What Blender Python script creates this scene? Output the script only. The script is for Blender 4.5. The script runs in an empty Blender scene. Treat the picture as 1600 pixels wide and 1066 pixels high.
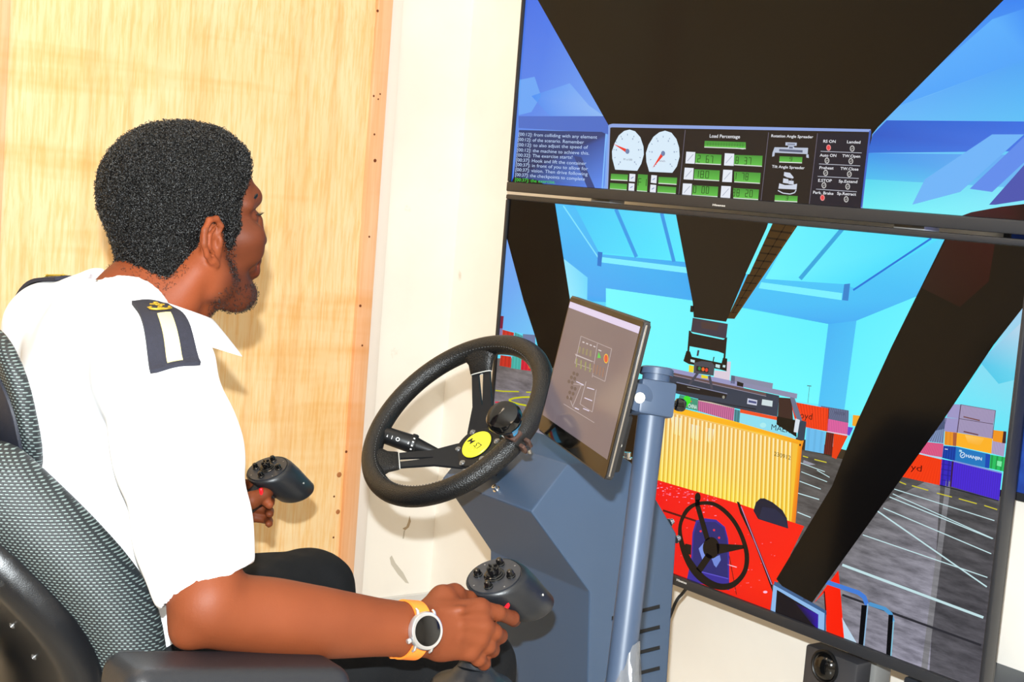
import bpy, bmesh, math, random
import numpy as np
from mathutils import Vector, Matrix
from mathutils.geometry import tessellate_polygon
random.seed(7); rng = np.random.default_rng(7)
SC = bpy.context.scene
COL = SC.collection
# ---------------------------------------------------------------- camera, world, lights, exposure
FPX = 2280.0
PITCH, ROLL, HEAD = math.radians(6.05), math.radians(4.55), math.radians(53.0)
CAM = Vector((0.0, 0.0, 1.34))
FW = Vector((math.cos(HEAD)*math.cos(PITCH), math.sin(HEAD)*math.cos(PITCH), -math.sin(PITCH)))
_r = Vector((math.sin(HEAD), -math.cos(HEAD), 0.0)); _u = _r.cross(FW)
RT = _r*math.cos(ROLL) + _u*math.sin(ROLL)
UP = _u*math.cos(ROLL) - _r*math.sin(ROLL)
cd = bpy.data.cameras.new('camera'); cam = bpy.data.objects.new('camera', cd); COL.objects.link(cam)
cd.sensor_fit = 'HORIZONTAL'; cd.sensor_width = 36.0; cd.lens = 36.0*FPX/1600.0; cd.clip_start = 0.02; cd.clip_end = 50
cam.matrix_world = Matrix(((RT.x, UP.x, -FW.x, CAM.x), (RT.y, UP.y, -FW.y, CAM.y), (RT.z, UP.z, -FW.z, CAM.z), (0, 0, 0, 1)))
SC.camera = cam
SC.view_settings.view_transform = 'Standard'; SC.view_settings.look = 'None'
SC.view_settings.exposure = -0.38; SC.view_settings.gamma = 1.0; SC.view_settings.use_curve_mapping = False
w = bpy.data.worlds.new('world'); SC.world = w; w.use_nodes = True
w.node_tree.nodes['Background'].inputs[0].default_value = (1.0, 0.9, 0.78, 1); w.node_tree.nodes['Background'].inputs[1].default_value = 0.3

def area(name, loc, target, sx, sy, power, color, shape='RECTANGLE'):
    ld = bpy.data.lights.new(name, 'AREA'); ld.shape = shape; ld.size = sx; ld.size_y = sy
    ld.energy = power; ld.color = color
    o = bpy.data.objects.new(name, ld); COL.objects.link(o); o.location = loc
    o.rotation_euler = (Vector(target)-Vector(loc)).to_track_quat('-Z', 'Y').to_euler()
    return o
_fl = CAM + UP*0.105 - RT*0.012 - FW*0.02
area('camera_flash', _fl, _fl + FW*3 + UP*0.1, 0.022, 0.015, 150.0, (0.90, 0.97, 1.0))

# ---------------------------------------------------------------- helpers
def ray(x, y): return FW + RT*((x-800.0)/FPX) - UP*((y-533.0)/FPX)
def at(x, y, D): return CAM + ray(x, y)*D
def onX(x, y, X): d = ray(x, y); return CAM + d*((X-CAM.x)/d.x)
def onY(x, y, Y): d = ray(x, y); return CAM + d*((Y-CAM.y)/d.y)
def onZ(x, y, Z): d = ray(x, y); return CAM + d*((Z-CAM.z)/d.z)
def V(*a): return Vector(a)
def lin(c):
    return tuple((v/12.92 if v <= 0.04045 else ((v+0.055)/1.055)**2.4) for v in [q/255.0 for q in c])

def link(o, parent=None):
    COL.objects.link(o)
    if parent is not None:
        o.parent = parent
        m = Matrix.Translation(-parent.location) if parent.type == 'EMPTY' else Matrix.Identity(4)
        o.matrix_parent_inverse = m
    return o
def thing(name, label, cat, loc, group=None):
    o = bpy.data.objects.new(name, None); o.empty_display_size = 0.05; COL.objects.link(o); o.location = loc
    o['label'] = label; o['category'] = cat
    if group: o['group'] = group
    return o
def mesh_obj(name, verts, faces, mat, parent=None, smooth=False, label=None, kind=None, auto=None):
    me = bpy.data.meshes.new(name); me.from_pydata([tuple(v) for v in verts], [], faces); me.update()
    return obj_me(name, me, mat, parent, smooth, label, kind, auto)
def obj_me(name, me, mat, parent=None, smooth=False, label=None, kind=None, auto=None):
    o = bpy.data.objects.new(name, me)
    if mat: me.materials.append(mat)
    if smooth:
        me.polygons.foreach_set('use_smooth', [True]*len(me.polygons))
        if auto is not None: me.set_sharp_from_angle(angle=math.radians(auto))
    link(o, parent)
    if label: o['label'] = label
    if kind: o['kind'] = kind
    return o
def bm_obj(name, bm, mat, parent=None, smooth=False, label=None, kind=None, auto=35):
    bmesh.ops.recalc_face_normals(bm, faces=bm.faces)
    me = bpy.data.meshes.new(name); bm.to_mesh(me); bm.free()
    return obj_me(name, me, mat, parent, smooth, label, kind, auto)
def frame(o, x, y, z):
    x, y, z = Vector(x), Vector(y), Vector(z)
    return Matrix(((x.x, y.x, z.x, o[0]), (x.y, y.y, z.y, o[1]), (x.z, y.z, z.z, o[2]), (0, 0, 0, 1)))
def frame_z(o, z, xhint=(0, 0, 1)):
    z = Vector(z).normalized(); xh = Vector(xhint)
    if abs(z.dot(xh)) > 0.98: xh = Vector((1, 0, 0))
    x = (xh - z*xh.dot(z)).normalized(); y = z.cross(x)
    return frame(o, x, y, z)
I4 = Matrix.Identity(4)
def add_box(bm, c, s, M=I4, bev=0.0, seg=2):
    r = bmesh.ops.create_cube(bm, size=1.0); vs = r['verts']
    for v in vs: v.co = Vector((c[0]+v.co.x*s[0], c[1]+v.co.y*s[1], c[2]+v.co.z*s[2]))
    if bev > 0:
        es = list({e for v in vs for e in v.link_edges})
        rr = bmesh.ops.bevel(bm, geom=es, offset=bev, segments=seg, profile=0.5, affect='EDGES')
        vs = list({v for f in rr['faces'] for v in f.verts} | {v for v in vs if v.is_valid})
    for v in vs: v.co = M @ v.co
    return vs
def add_lathe(bm, prof, M=I4, n=32, cap=True):
    rings = []
    for (r, z) in prof:
        rings.append([bm.verts.new(M @ Vector((r*math.cos(2*math.pi*i/n), r*math.sin(2*math.pi*i/n), z))) for i in range(n)])
    for a, b in zip(rings, rings[1:]):
        for i in range(n): bm.faces.new((a[i], a[(i+1) % n], b[(i+1) % n], b[i]))
    if cap:
        if prof[0][0] > 1e-5: bm.faces.new(rings[0][::-1])
        if prof[-1][0] > 1e-5: bm.faces.new(rings[-1])
def add_tube(bm, pts, rad, n=12, closed=False, cap=True, flat=None):
    pts = [Vector(p) for p in pts]; m = len(pts)
    rads = rad if isinstance(rad, (list, tuple)) else [rad]*m
    rings = []; prev = None
    for i in range(m):
        if closed: t = pts[(i+1) % m]-pts[i-1]
        else: t = pts[min(i+1, m-1)]-pts[max(i-1, 0)]
        t.normalize()
        if prev is None:
            h = Vector((0, 0, 1)) if abs(t.z) < 0.9 else Vector((1, 0, 0))
            x = (h - t*h.dot(t)).normalized()
        else: x = (prev - t*prev.dot(t)).normalized()
        prev = x; y = t.cross(x); fl = flat or (1, 1)
        rings.append([bm.verts.new(pts[i] + (x*math.cos(2*math.pi*k/n)*fl[0] + y*math.sin(2*math.pi*k/n)*fl[1])*rads[i]) for k in range(n)])
    for i in range(m if closed else m-1):
        a, b = rings[i], rings[(i+1) % m]
        for k in range(n): bm.faces.new((a[k], a[(k+1) % n], b[(k+1) % n], b[k]))
    if cap and not closed: bm.faces.new(rings[0][::-1]); bm.faces.new(rings[-1])
def add_prism(bm, pts2, z0, z1, M=I4, bev=0.0, seg=2):
    """outline pts2 (counter-clockwise) in the frame's xy plane, extruded z0..z1"""
    a = [bm.verts.new((x, y, z0)) for x, y in pts2]; b = [bm.verts.new((x, y, z1)) for x, y in pts2]; n = len(a)
    fs = [bm.faces.new(a[::-1]), bm.faces.new(b)]
    for i in range(n): fs.append(bm.faces.new((a[i], a[(i+1) % n], b[(i+1) % n], b[i])))
    vs = a+b
    if bev > 0:
        es = [e for f in fs[:2] for e in f.edges]
        rr = bmesh.ops.bevel(bm, geom=es, offset=bev, segments=seg, profile=0.5, affect='EDGES')
        vs = list({v for f in rr['faces'] for v in f.verts} | {v for v in vs if v.is_valid})
    for v in vs: v.co = M @ v.co
def add_ball(bm, c, r, M=I4, u=16, v=10):
    rr = (r, r, r) if not isinstance(r, (tuple, list)) else r
    q = bmesh.ops.create_uvsphere(bm, u_segments=u, v_segments=v, radius=1.0)
    for p in q['verts']: p.co = M @ Vector((c[0]+p.co.x*rr[0], c[1]+p.co.y*rr[1], c[2]+p.co.z*rr[2]))
def rrect(w, h, r, n=5):
    o = []
    for cx, cy, a0 in ((w/2-r, h/2-r, 0), (-w/2+r, h/2-r, 90), (-w/2+r, -h/2+r, 180), (w/2-r, -h/2+r, 270)):
        for i in range(n+1):
            a = math.radians(a0+90*i/n); o.append((cx+r*math.cos(a), cy+r*math.sin(a)))
    return o
def catmull(pts, m=8, closed=False):
    P = [Vector(p) for p in pts]; n = len(P); out = []
    for i in range(n if closed else n-1):
        p0 = P[(i-1) % n] if closed or i > 0 else P[0]; p1 = P[i]; p2 = P[(i+1) % n]
        p3 = P[(i+2) % n] if closed or i+2 < n else P[-1]
        for k in range(m):
            t = k/m
            out.append(0.5*((2*p1)+(p2-p0)*t+(2*p0-5*p1+4*p2-p3)*t*t+(3*p1-p0-3*p2+p3)*t**3))
    if not closed: out.append(P[-1])
    return out

# ---------------------------------------------------------------- materials
def mat(name, col, rough=0.5, metal=0.0, spec=0.5, noise=None, bump=None, sss=0, coat=0, alpha=1, trans=0, scale=(1, 1, 1), ramp=None):
    m = bpy.data.materials.new(name); m.use_nodes = True; nt = m.node_tree; b = nt.nodes['Principled BSDF']
    c = lin(col)+(1,)
    b.inputs['Base Color'].default_value = c; b.inputs['Roughness'].default_value = rough; b.inputs['Metallic'].default_value = metal
    b.inputs['Specular IOR Level'].default_value = spec; b.inputs['Coat Weight'].default_value = coat
    b.inputs['Alpha'].default_value = alpha; b.inputs['Transmission Weight'].default_value = trans
    if sss: b.inputs['Subsurface Weight'].default_value = sss; b.inputs['Subsurface Radius'].default_value = (0.01, 0.004, 0.002); b.inputs['Subsurface Scale'].default_value = 0.5
    tc = nt.nodes.new('ShaderNodeTexCoord'); mp = nt.nodes.new('ShaderNodeMapping'); mp.inputs['Scale'].default_value = scale
    nt.links.new(tc.outputs['Object'], mp.inputs['Vector'])
    if noise:
        n = nt.nodes.new('ShaderNodeTexNoise'); n.inputs['Scale'].default_value = noise[0]; n.inputs['Detail'].default_value = 5
        nt.links.new(mp.outputs['Vector'], n.inputs['Vector'])
        rp = nt.nodes.new('ShaderNodeValToRGB'); rp.color_ramp.elements[0].position = 0.3; rp.color_ramp.elements[1].position = 0.7
        rp.color_ramp.elements[0].color = lin(noise[1])+(1,); rp.color_ramp.elements[1].color = c
        nt.links.new(n.outputs['Fac'], rp.inputs['Fac']); nt.links.new(rp.outputs['Color'], b.inputs['Base Color'])
    if bump:
        kind, sc, st = bump[:3]
        if kind == 'noise':
            t = nt.nodes.new('ShaderNodeTexNoise'); t.inputs['Scale'].default_value = sc; t.inputs['Detail'].default_value = 4; out = t.outputs['Fac']
        else:
            t = nt.nodes.new('ShaderNodeTexVoronoi'); t.inputs['Scale'].default_value = sc; out = t.outputs['Distance']
        nt.links.new(mp.outputs['Vector'], t.inputs['Vector'])
        bp = nt.nodes.new('ShaderNodeBump'); bp.inputs['Strength'].default_value = st; bp.inputs['Distance'].default_value = bump[3] if len(bump) > 3 else 0.001
        nt.links.new(out, bp.inputs['Height']); nt.links.new(bp.outputs['Normal'], b.inputs['Normal'])
    return m
def emit(name, col, strength=1.0, rough=0.15):
    m = mat(name, (0, 0, 0), rough); b = m.node_tree.nodes['Principled BSDF']
    b.inputs['Emission Color'].default_value = lin(col)+(1,); b.inputs['Emission Strength'].default_value = strength
    return m
M_black = mat('black_plastic', (15, 16, 18), 0.42, spec=0.35, noise=(90, (12, 12, 14)))
M_gloss = mat('glossy_black_plastic', (10, 10, 11), 0.12)
M_bezel = mat('dark_grey_bezel', (40, 41, 45), 0.4, spec=0.35)
M_white = mat('white_print', (235, 235, 235), 0.5)
M_chrome = mat('steel', (200, 200, 200), 0.25, 1.0)
M_dark = mat('black_rubber', (16, 16, 17), 0.6)
M_red = mat('red_plastic', (225, 20, 35), 0.35)
# ---------------------------------------------------------------- room
XW, YB, X0, Y0, ZC = 2.45, 3.566, -1.7, -1.7, 2.75
def nodes(m): return m.node_tree, m.node_tree.nodes['Principled BSDF']
def wall_mat():
    m = mat('cream_painted_plaster', (249, 243, 233), 0.6, bump=('noise', 60, 0.12))
    nt, b = nodes(m)
    tc = nt.nodes.new('ShaderNodeTexCoord')
    n1 = nt.nodes.new('ShaderNodeTexNoise'); n1.inputs['Scale'].default_value = 2.2; n1.inputs['Detail'].default_value = 6
    n2 = nt.nodes.new('ShaderNodeTexNoise'); n2.inputs['Scale'].default_value = 9; n2.inputs['Detail'].default_value = 8
    nt.links.new(tc.outputs['Object'], n1.inputs['Vector']); nt.links.new(tc.outputs['Object'], n2.inputs['Vector'])
    r1 = nt.nodes.new('ShaderNodeValToRGB'); e = r1.color_ramp.elements
    e[0].position = 0.35; e[0].color = lin((243, 236, 226))+(1,); e[1].position = 0.6; e[1].color = lin((251, 246, 237))+(1,)
    r2 = nt.nodes.new('ShaderNodeValToRGB'); e = r2.color_ramp.elements
    e[0].position = 0.70; e[0].color = (1, 1, 1, 1); e[1].position = 0.78; e[1].color = lin((205, 190, 170))+(1,)
    mx = nt.nodes.new('ShaderNodeMix'); mx.data_type = 'RGBA'; mx.blend_type = 'MULTIPLY'; mx.inputs['Factor'].default_value = 0.8
    nt.links.new(n1.outputs['Fac'], r1.inputs['Fac']); nt.links.new(n2.outputs['Fac'], r2.inputs['Fac'])
    nt.links.new(r1.outputs['Color'], mx.inputs['A']); nt.links.new(r2.outputs['Color'], mx.inputs['B'])
    nt.links.new(mx.outputs['Result'], b.inputs['Base Color'])
    return m
M_wall = wall_mat()
def ply_mat(name, light, mid, dark, sx=70, sz=5):
    m = mat(name, light, 0.5); nt, b = nodes(m)
    tc = nt.nodes.new('ShaderNodeTexCoord')
    def noise(scale, sc, det=4, rough=0.6):
        mp = nt.nodes.new('ShaderNodeMapping'); mp.inputs['Scale'].default_value = scale
        n = nt.nodes.new('ShaderNodeTexNoise'); n.inputs['Scale'].default_value = sc; n.inputs['Detail'].default_value = det; n.inputs['Roughness'].default_value = rough
        nt.links.new(tc.outputs['Object'], mp.inputs['Vector']); nt.links.new(mp.outputs['Vector'], n.inputs['Vector']); return n
    a = noise((sx, sx, sz), 1.6); c = noise((3, 3, 1.2), 1.7, 6); g = noise((16, 16, 0.5), 1.2, 3); h = noise((1.2, 1.2, 9), 1.0, 3)
    def ramp(n, lo, hi, c0, c1):
        r = nt.nodes.new('ShaderNodeValToRGB'); e = r.color_ramp.elements
        e[0].position = lo; e[0].color = lin(c0)+(1,); e[1].position = hi; e[1].color = lin(c1)+(1,)
        nt.links.new(n.outputs['Fac'], r.inputs['Fac']); return r
    def mul(x, y, f):
        mx = nt.nodes.new('ShaderNodeMix'); mx.data_type = 'RGBA'; mx.blend_type = 'MULTIPLY'; mx.inputs['Factor'].default_value = f
        nt.links.new(x, mx.inputs['A']); nt.links.new(y, mx.inputs['B']); return mx.outputs['Result']
    base = ramp(c, 0.33, 0.66, mid, light).outputs['Color']
    base = mul(base, ramp(a, 0.44, 0.62, (255, 255, 255), dark).outputs['Color'], 0.6)
    base = mul(base, ramp(g, 0.5, 0.75, (255, 255, 255), (240, 204, 152)).outputs['Color'], 0.55)
    base = mul(base, ramp(h, 0.55, 0.75, (255, 255, 255), (246, 222, 180)).outputs['Color'], 0.7)
    nt.links.new(base, b.inputs['Base Color'])
    bp = nt.nodes.new('ShaderNodeBump'); bp.inputs['Strength'].default_value = 0.25; bp.inputs['Distance'].default_value = 0.002
    ad = nt.nodes.new('ShaderNodeMath'); ad.operation = 'ADD'
    nt.links.new(c.outputs['Fac'], ad.inputs[0]); nt.links.new(h.outputs['Fac'], ad.inputs[1])
    nt.links.new(ad.outputs[0], bp.inputs['Height']); nt.links.new(bp.outputs['Normal'], b.inputs['Normal'])
    return m
M_ply = ply_mat('pale_plywood', (247, 222, 178), (244, 208, 152), (248, 222, 172))
M_batten = ply_mat('pinkish_batten_wood', (243, 196, 156), (238, 184, 140), (247, 226, 196), 40, 1.5)
M_tile = mat('grey_skirting_tile', (222, 220, 216), 0.25, noise=(5, (210, 207, 203)))
M_floor = mat('beige_floor_tile', (214, 203, 186), 0.25, noise=(6, (200, 190, 172)))
M_ceil = mat('white_ceiling_paint', (245, 243, 238), 0.8)

def slab(name, lo, hi, m):
    bm = bmesh.new(); add_box(bm, [(a+b)/2 for a, b in zip(lo, hi)], [b-a for a, b in zip(lo, hi)])
    return bm_obj(name, bm, m, None, kind='structure')
T = 0.12
slab('floor', (X0-T, Y0-T, -T), (XW+T, YB+T, 0), M_tile if False else M_floor)
slab('ceiling', (X0-T, Y0-T, ZC), (XW+T, YB+T, ZC+T), M_ceil)
w_right = slab('wall_right', (XW, Y0-T, 0), (XW+T, YB+T, ZC), M_wall)
w_back = slab('wall_back', (X0-T, YB, 0), (XW, YB+T, ZC), M_wall)
slab('wall_left', (X0-T, Y0-T, 0), (X0, YB, ZC), M_wall)
slab('wall_front', (X0, Y0-T, 0), (XW, Y0, ZC), M_wall)
# skirting tiles, one by one, with their joints
zs = 0.1
XSK = onY(621, 100, YB).x
def skirting(name, axis):
    o = bpy.data.objects.new(name, None); COL.objects.link(o); o['kind'] = 'structure'
    me = None
    n = 8
    for i in range(n if axis == 'Y' else 2):
        bm = bmesh.new(); L = 0.4
        if axis == 'Y':
            y1 = YB-0.012-i*L; add_box(bm, (XW-0.006, y1-L/2, zs/2), (0.012, L-0.003, zs), bev=0.002, seg=1)
        else:
            x1 = XW-i*L; x2 = max(x1-L+0.003, XSK); add_box(bm, ((x1+x2)/2, YB-0.006, zs/2), (x1-x2, 0.012, zs), bev=0.002, seg=1)
        bm_obj('skirting_tile', bm, M_tile, o)
skirting('baseboard_right', 'Y'); skirting('baseboard_back', 'X')
# boarded-up doorway: plywood sheets, pinkish batten with nail heads, white frame strip
xb1 = onY(600, 100, YB).x; xb0 = onY(577, 100, YB).x; xw1 = onY(621, 100, YB).x
xl = onY(6, 100, YB).x
d1 = bpy.data.objects.new('door_1', None); COL.objects.link(d1); d1['kind'] = 'structure'
bm = bmesh.new()
# sheet surface carries its two shallow horizontal buckles
nx, nz = 60, 120; x_a, x_b, z_a, z_b = xl, xb0+0.01, 0.004, 2.4
def buckle(x, z):
    d = 0
    for z0, s, am, wd in ((1.775, -0.01, 0.004, 0.02), (1.69, 0.02, 0.0025, 0.03), (1.20, 0.01, 0.003, 0.02), (0.98, -0.02, 0.0025, 0.025), (1.5, 0.03, 0.0015, 0.05)):
        t = (z-z0-s*math.sin(3*x+z0*5))/wd; d += am*math.exp(-t*t)
    return d + 0.0012*math.sin(9*x+1.3)*math.sin(5*z)
g = [[bm.verts.new((x_a+(x_b-x_a)*i/nx, YB-0.012-buckle(x_a+(x_b-x_a)*i/nx, z_a+(z_b-z_a)*j/nz), z_a+(z_b-z_a)*j/nz)) for i in range(nx+1)] for j in range(nz+1)]
for j in range(nz):
    for i in range(nx): bm.faces.new((g[j][i], g[j][i+1], g[j+1][i+1], g[j+1][i]))
be = [bm.verts.new((x, YB-0.001, z)) for x, z in ((x_a, z_a), (x_b, z_a), (x_b, z_b), (x_a, z_b))]
rim = [(g[0], be[0], be[1]), ([r[-1] for r in g], be[1], be[2]), (g[-1][::-1], be[2], be[3]), ([r[0] for r in g][::-1], be[3], be[0])]
for chain, p, q in rim: bm.faces.new([q, p]+list(chain) if False else list(chain)[::-1]+[p, q])
bm_obj('plywood_sheet', bm, M_ply, d1, smooth=True, auto=40)
bm = bmesh.new(); add_box(bm, ((xb0+xb1)/2, YB-0.014, 1.22), (xb1-xb0, 0.028, 2.4), bev=0.003)
bat = bm_obj('batten', bm, M_batten, d1, smooth=True)
M_nail = mat('rusty_nail', (120, 62, 30), 0.6, 0.4); M_stain = mat('dark_wood_knot', (176, 112, 62), 0.7)
me = None
for (x, y, r) in ((590, 17, .004), (584, 150, .003), (594, 147, .0025), (591, 155, .0025), (586, 251, .005), (577, 370, .003), (563, 478, .004), (541, 706, .004), (530, 742, .008), (528, 800, .007), (522, 776, .003), (521, 840, .003), (585, 210, .003), (566, 540, .003)):
    bm = bmesh.new(); p = onY(x, y, YB-0.0285); add_lathe(bm, [(r, 0), (r*.8, .0012), (0.0, .0016)], frame_z(p, (0, -1, 0)), 10)
    bm_obj('nail_head' if r < .006 else 'knot', bm, M_nail if r < .006 else M_stain, d1)
bm = bmesh.new(); add_box(bm, ((xb1+xw1)/2, YB-0.007, 1.22), (xw1-xb1, 0.014, 2.4), bev=0.006)
bm_obj('frame_strip', bm, mat('white_gloss_paint', (240, 232, 224), 0.35), d1, smooth=True)
bm = bmesh.new(); add_box(bm, (xl-0.02, YB-0.016, 1.22), (0.04, 0.032, 2.4), bev=0.003)
bm_obj('batten', bm, M_batten, d1, smooth=True)
for k in range(2):      # further sheets on the same wall, out of view, mirrored in the screens
    bm = bmesh.new(); add_box(bm, (xl-0.045-0.55-k*1.11, YB-0.009, 1.22), (1.1, 0.018, 2.4), bev=0.002, seg=1)
    bm_obj('plywood_sheet', bm, M_ply, d1)
# scuffs on the corner walls
M_scuff = mat('grey_scuff', (205, 198, 184), 0.8); M_scuff2 = mat('brown_scuff', (186, 166, 138), 0.8)
def scuff(P, m):
    pts = [onY(x, y, YB-0.0004) for x, y in P]; mesh_obj('scuff_mark', pts, [tuple(range(len(pts)))], m, w_back)
scuff([(612, 868), (618, 880), (630, 895), (639, 912), (634, 911), (622, 898), (611, 882), (609, 872)], M_scuff)
scuff([(640, 806), (642, 815), (639, 824), (633, 829), (629, 826), (635, 823), (638, 815)], M_scuff2)
scuff([(633, 829), (631, 842), (629, 842), (631, 829)], M_scuff); scuff([(607, 140), (614, 142), (615, 150), (610, 152), (606, 146)], M_scuff)
scuff([(575, 470), (583, 472), (580, 492), (573, 490)], M_scuff)
# ceiling strip lights (out of view, they fill the room)
M_tube = emit('lit_diffuser', (255, 244, 225), 1.0)
M_fit = mat('white_enamel', (240, 240, 238), 0.4)
for i, (lx, ly) in enumerate(((0.4, 2.3), (0.4, 0.3))):
    t = thing('ceiling_light', ('white ceiling light fitting nearest the plywood wall', 'white ceiling light fitting farther from the plywood wall')[i], 'ceiling light', (lx, ly, ZC), 'ceiling lights')
    bm = bmesh.new(); add_box(bm, (lx, ly, ZC-0.025), (1.24, 0.32, 0.05), bev=0.006); bm_obj('housing', bm, M_fit, t)
    bm = bmesh.new(); add_box(bm, (lx, ly, ZC-0.053), (1.18, 0.26, 0.006), bev=0.002); bm_obj('diffuser', bm, M_tube, t)
    area('ceiling_lamp', (lx, ly, ZC-0.062), (lx, ly, 0), 1.15, 0.24, 14.5, (1.0, 0.78, 0.55))
# blue pin board on the monitor wall
p0 = onX(1575, 776, XW); p1 = onX(1600, 588, XW)
t = thing('notice_board', 'blue felt notice board on the wall behind the right edge of the big screens', 'notice board', (XW, p0.y-0.5, p0.z))
M_felt = mat('blue_felt', (28, 74, 170), 0.95, noise=(25, (18, 52, 140)), bump=('noise', 300, 0.5))
bw, bh = 1.2, 0.9; byc = onX(1592, 600, XW).y + 0.06 - bw/2
bm = bmesh.new(); add_box(bm, (XW-0.008, byc, p0.z+bh/2), (0.012, bw-0.03, bh-0.03)); bm_obj('felt_panel', bm, M_felt, t)
for (cy, cz, sy, sz) in ((byc, p0.z+0.008, bw, 0.016), (byc, p0.z+bh-0.008, bw, 0.016), (byc+bw/2-0.008, p0.z+bh/2, 0.016, bh-0.032), (byc-bw/2+0.008, p0.z+bh/2, 0.016, bh-0.032)):
    bm = bmesh.new(); add_box(bm, (XW-0.009, cy, cz), (0.018, sy, sz), bev=0.002); bm_obj('frame_bar', bm, M_bezel, t)
# ---------------------------------------------------------------- the two big screens
XT = 2.15
class Screen:
    """flat picture shown on a screen: coloured polygons in the plane, clipped to the lit area; alpha carries how much grain the colour has"""
    def __init__(s, o, ex, ez, lo, hi, proj):
        s.o, s.ex, s.ez, s.n = Vector(o), Vector(ex), Vector(ez), Vector(ex).cross(Vector(ez)); s.lo, s.hi, s.proj = lo, hi, proj
        s.v = []; s.f = []; s.c = []; s.seq = 0
    def uv(s, p): return s.proj(*p)
    def clip(s, P):
        for ax, val, sg in ((0, s.lo[0], 1), (0, s.hi[0], -1), (1, s.lo[1], 1), (1, s.hi[1], -1)):
            out = []; n = len(P)
            for i in range(n):
                a, b = P[i], P[(i+1) % n]; da, db = sg*(a[0][ax]-val), sg*(b[0][ax]-val)
                if da >= 0: out.append(a)
                if da*db < 0:
                    t = da/(da-db)
                    out.append((tuple(a[0][k]+(b[0][k]-a[0][k])*t for k in (0, 1)), tuple(a[1][k]+(b[1][k]-a[1][k])*t for k in range(4))))
            P = out
            if len(P) < 3: return []
        return P
    def raw(s, pts, cols, layer):
        tri = tessellate_polygon([[Vector((p[0], p[1], 0)) for p in pts]])
        z = layer*6e-5 + s.seq*2e-8*0
        for t in tri:
            P = s.clip([(pts[i], cols[i]) for i in t])
            if not P: continue
            if sum(P[i][0][0]*P[(i+1) % len(P)][0][1]-P[(i+1) % len(P)][0][0]*P[i][0][1] for i in range(len(P))) < 0: P = P[::-1]
            b = len(s.v)
            for (u, vv), c in P: s.v.append(s.o+s.ex*u+s.ez*vv+s.n*z); s.c.append(c)
            s.f.append(tuple(range(b, b+len(P))))
    def poly(s, pts, col, layer=1, grain=0.0):
        pts = [s.uv(p) for p in pts]
        if isinstance(col[0], (int, float)): cols = [lin(col)+(grain,)]*len(pts)
        else: cols = [lin(c)+(grain,) for c in col]
        s.raw(pts, cols, layer)
    def line(s, a, b, wd, col, layer=3, grain=0.0):
        a, b = Vector(a), Vector(b); d = (b-a); n = Vector((-d.y, d.x)).normalized()*wd/2
        s.poly([a+n, b+n, b-n, a-n], col, layer, grain)
    def path(s, pts, wd, col, layer=3):
        for a, b in zip(pts, pts[1:]): s.line(a, b, wd, col, layer)
    def disc(s, c, rx, ry, col, layer=3, n=24, a0=0, a1=360):
        s.poly([(c[0]+rx*math.cos(math.radians(a0+(a1-a0)*i/n)), c[1]+ry*math.sin(math.radians(a0+(a1-a0)*i/n))) for i in range(n if a1-a0 == 360 else n+1)], col, layer)
    def text(s, txt, a, b, h, col, layer=5, sp=1.0, shear=0.0, bold=0.0):
        """baseline from pixel a to pixel b, cap height h pixels"""
        me, wdt = text_mesh(txt, sp, bold)
        A, B = Vector(s.uv(a)), Vector(s.uv(b)); Ctop = Vector(s.uv((a[0], a[1]-h)))
        ux = (B-A)/wdt; hh = (Ctop-A); uy = Vector((0, hh.length/0.70)); uy = Vector((shear*uy.y, uy.y))
        cl = lin(col)+(0.0,); base = len(s.v); z = layer*6e-5
        for v in me[0]:
            p = A+ux*v[0]+uy*v[1]; s.v.append(s.o+s.ex*p.x+s.ez*p.y+s.n*z); s.c.append(cl)
        for f in me[1]: s.f.append(tuple(base+i for i in f))
    def build(s, name, parent, strength=1.30, rough=0.14, spec=0.16):
        me = bpy.data.meshes.new(name); me.from_pydata([tuple(p) for p in s.v], [], s.f); me.update()
        a = me.color_attributes.new('picture', 'FLOAT_COLOR', 'POINT')
        a.data.foreach_set('color', np.array(s.c, dtype=np.float32).ravel())
        m = mat(name+'_lit', (4, 4, 4), rough, spec=spec); nt, b = nodes(m)
        at_ = nt.nodes.new('ShaderNodeAttribute'); at_.attribute_name = 'picture'
        tc = nt.nodes.new('ShaderNodeTexCoord'); mp = nt.nodes.new('ShaderNodeMapping')
        mp.inputs['Rotation'].default_value = (math.radians(-24), 0, 0); mp.inputs['Scale'].default_value = (1, 13, 70)
        nz = nt.nodes.new('ShaderNodeTexNoise'); nz.inputs['Scale'].default_value = 1.0; nz.inputs['Detail'].default_value = 6; nz.inputs['Roughness'].default_value = 0.65
        nt.links.new(tc.outputs['Object'], mp.inputs['Vector']); nt.links.new(mp.outputs['Vector'], nz.inputs['Vector'])
        s1 = nt.nodes.new('ShaderNodeMath'); s1.operation = 'MULTIPLY_ADD'; s1.inputs[1].default_value = 6.0; s1.inputs[2].default_value = -3.0
        nt.links.new(nz.outputs['Fac'], s1.inputs[0])
        s2 = nt.nodes.new('ShaderNodeMath'); s2.operation = 'MULTIPLY_ADD'; s2.inputs[2].default_value = 1.0
        nt.links.new(s1.outputs[0], s2.inputs[0]); nt.links.new(at_.outputs['Alpha'], s2.inputs[1])
        mx = nt.nodes.new('ShaderNodeVectorMath'); mx.operation = 'SCALE'
        nt.links.new(at_.outputs['Color'], mx.inputs[0]); nt.links.new(s2.outputs[0], mx.inputs['Scale'])
        nt.links.new(mx.outputs['Vector'], b.inputs['Emission Color']); b.inputs['Emission Strength'].default_value = strength
        return obj_me(name, me, m, parent)
_tc = {}
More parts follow.
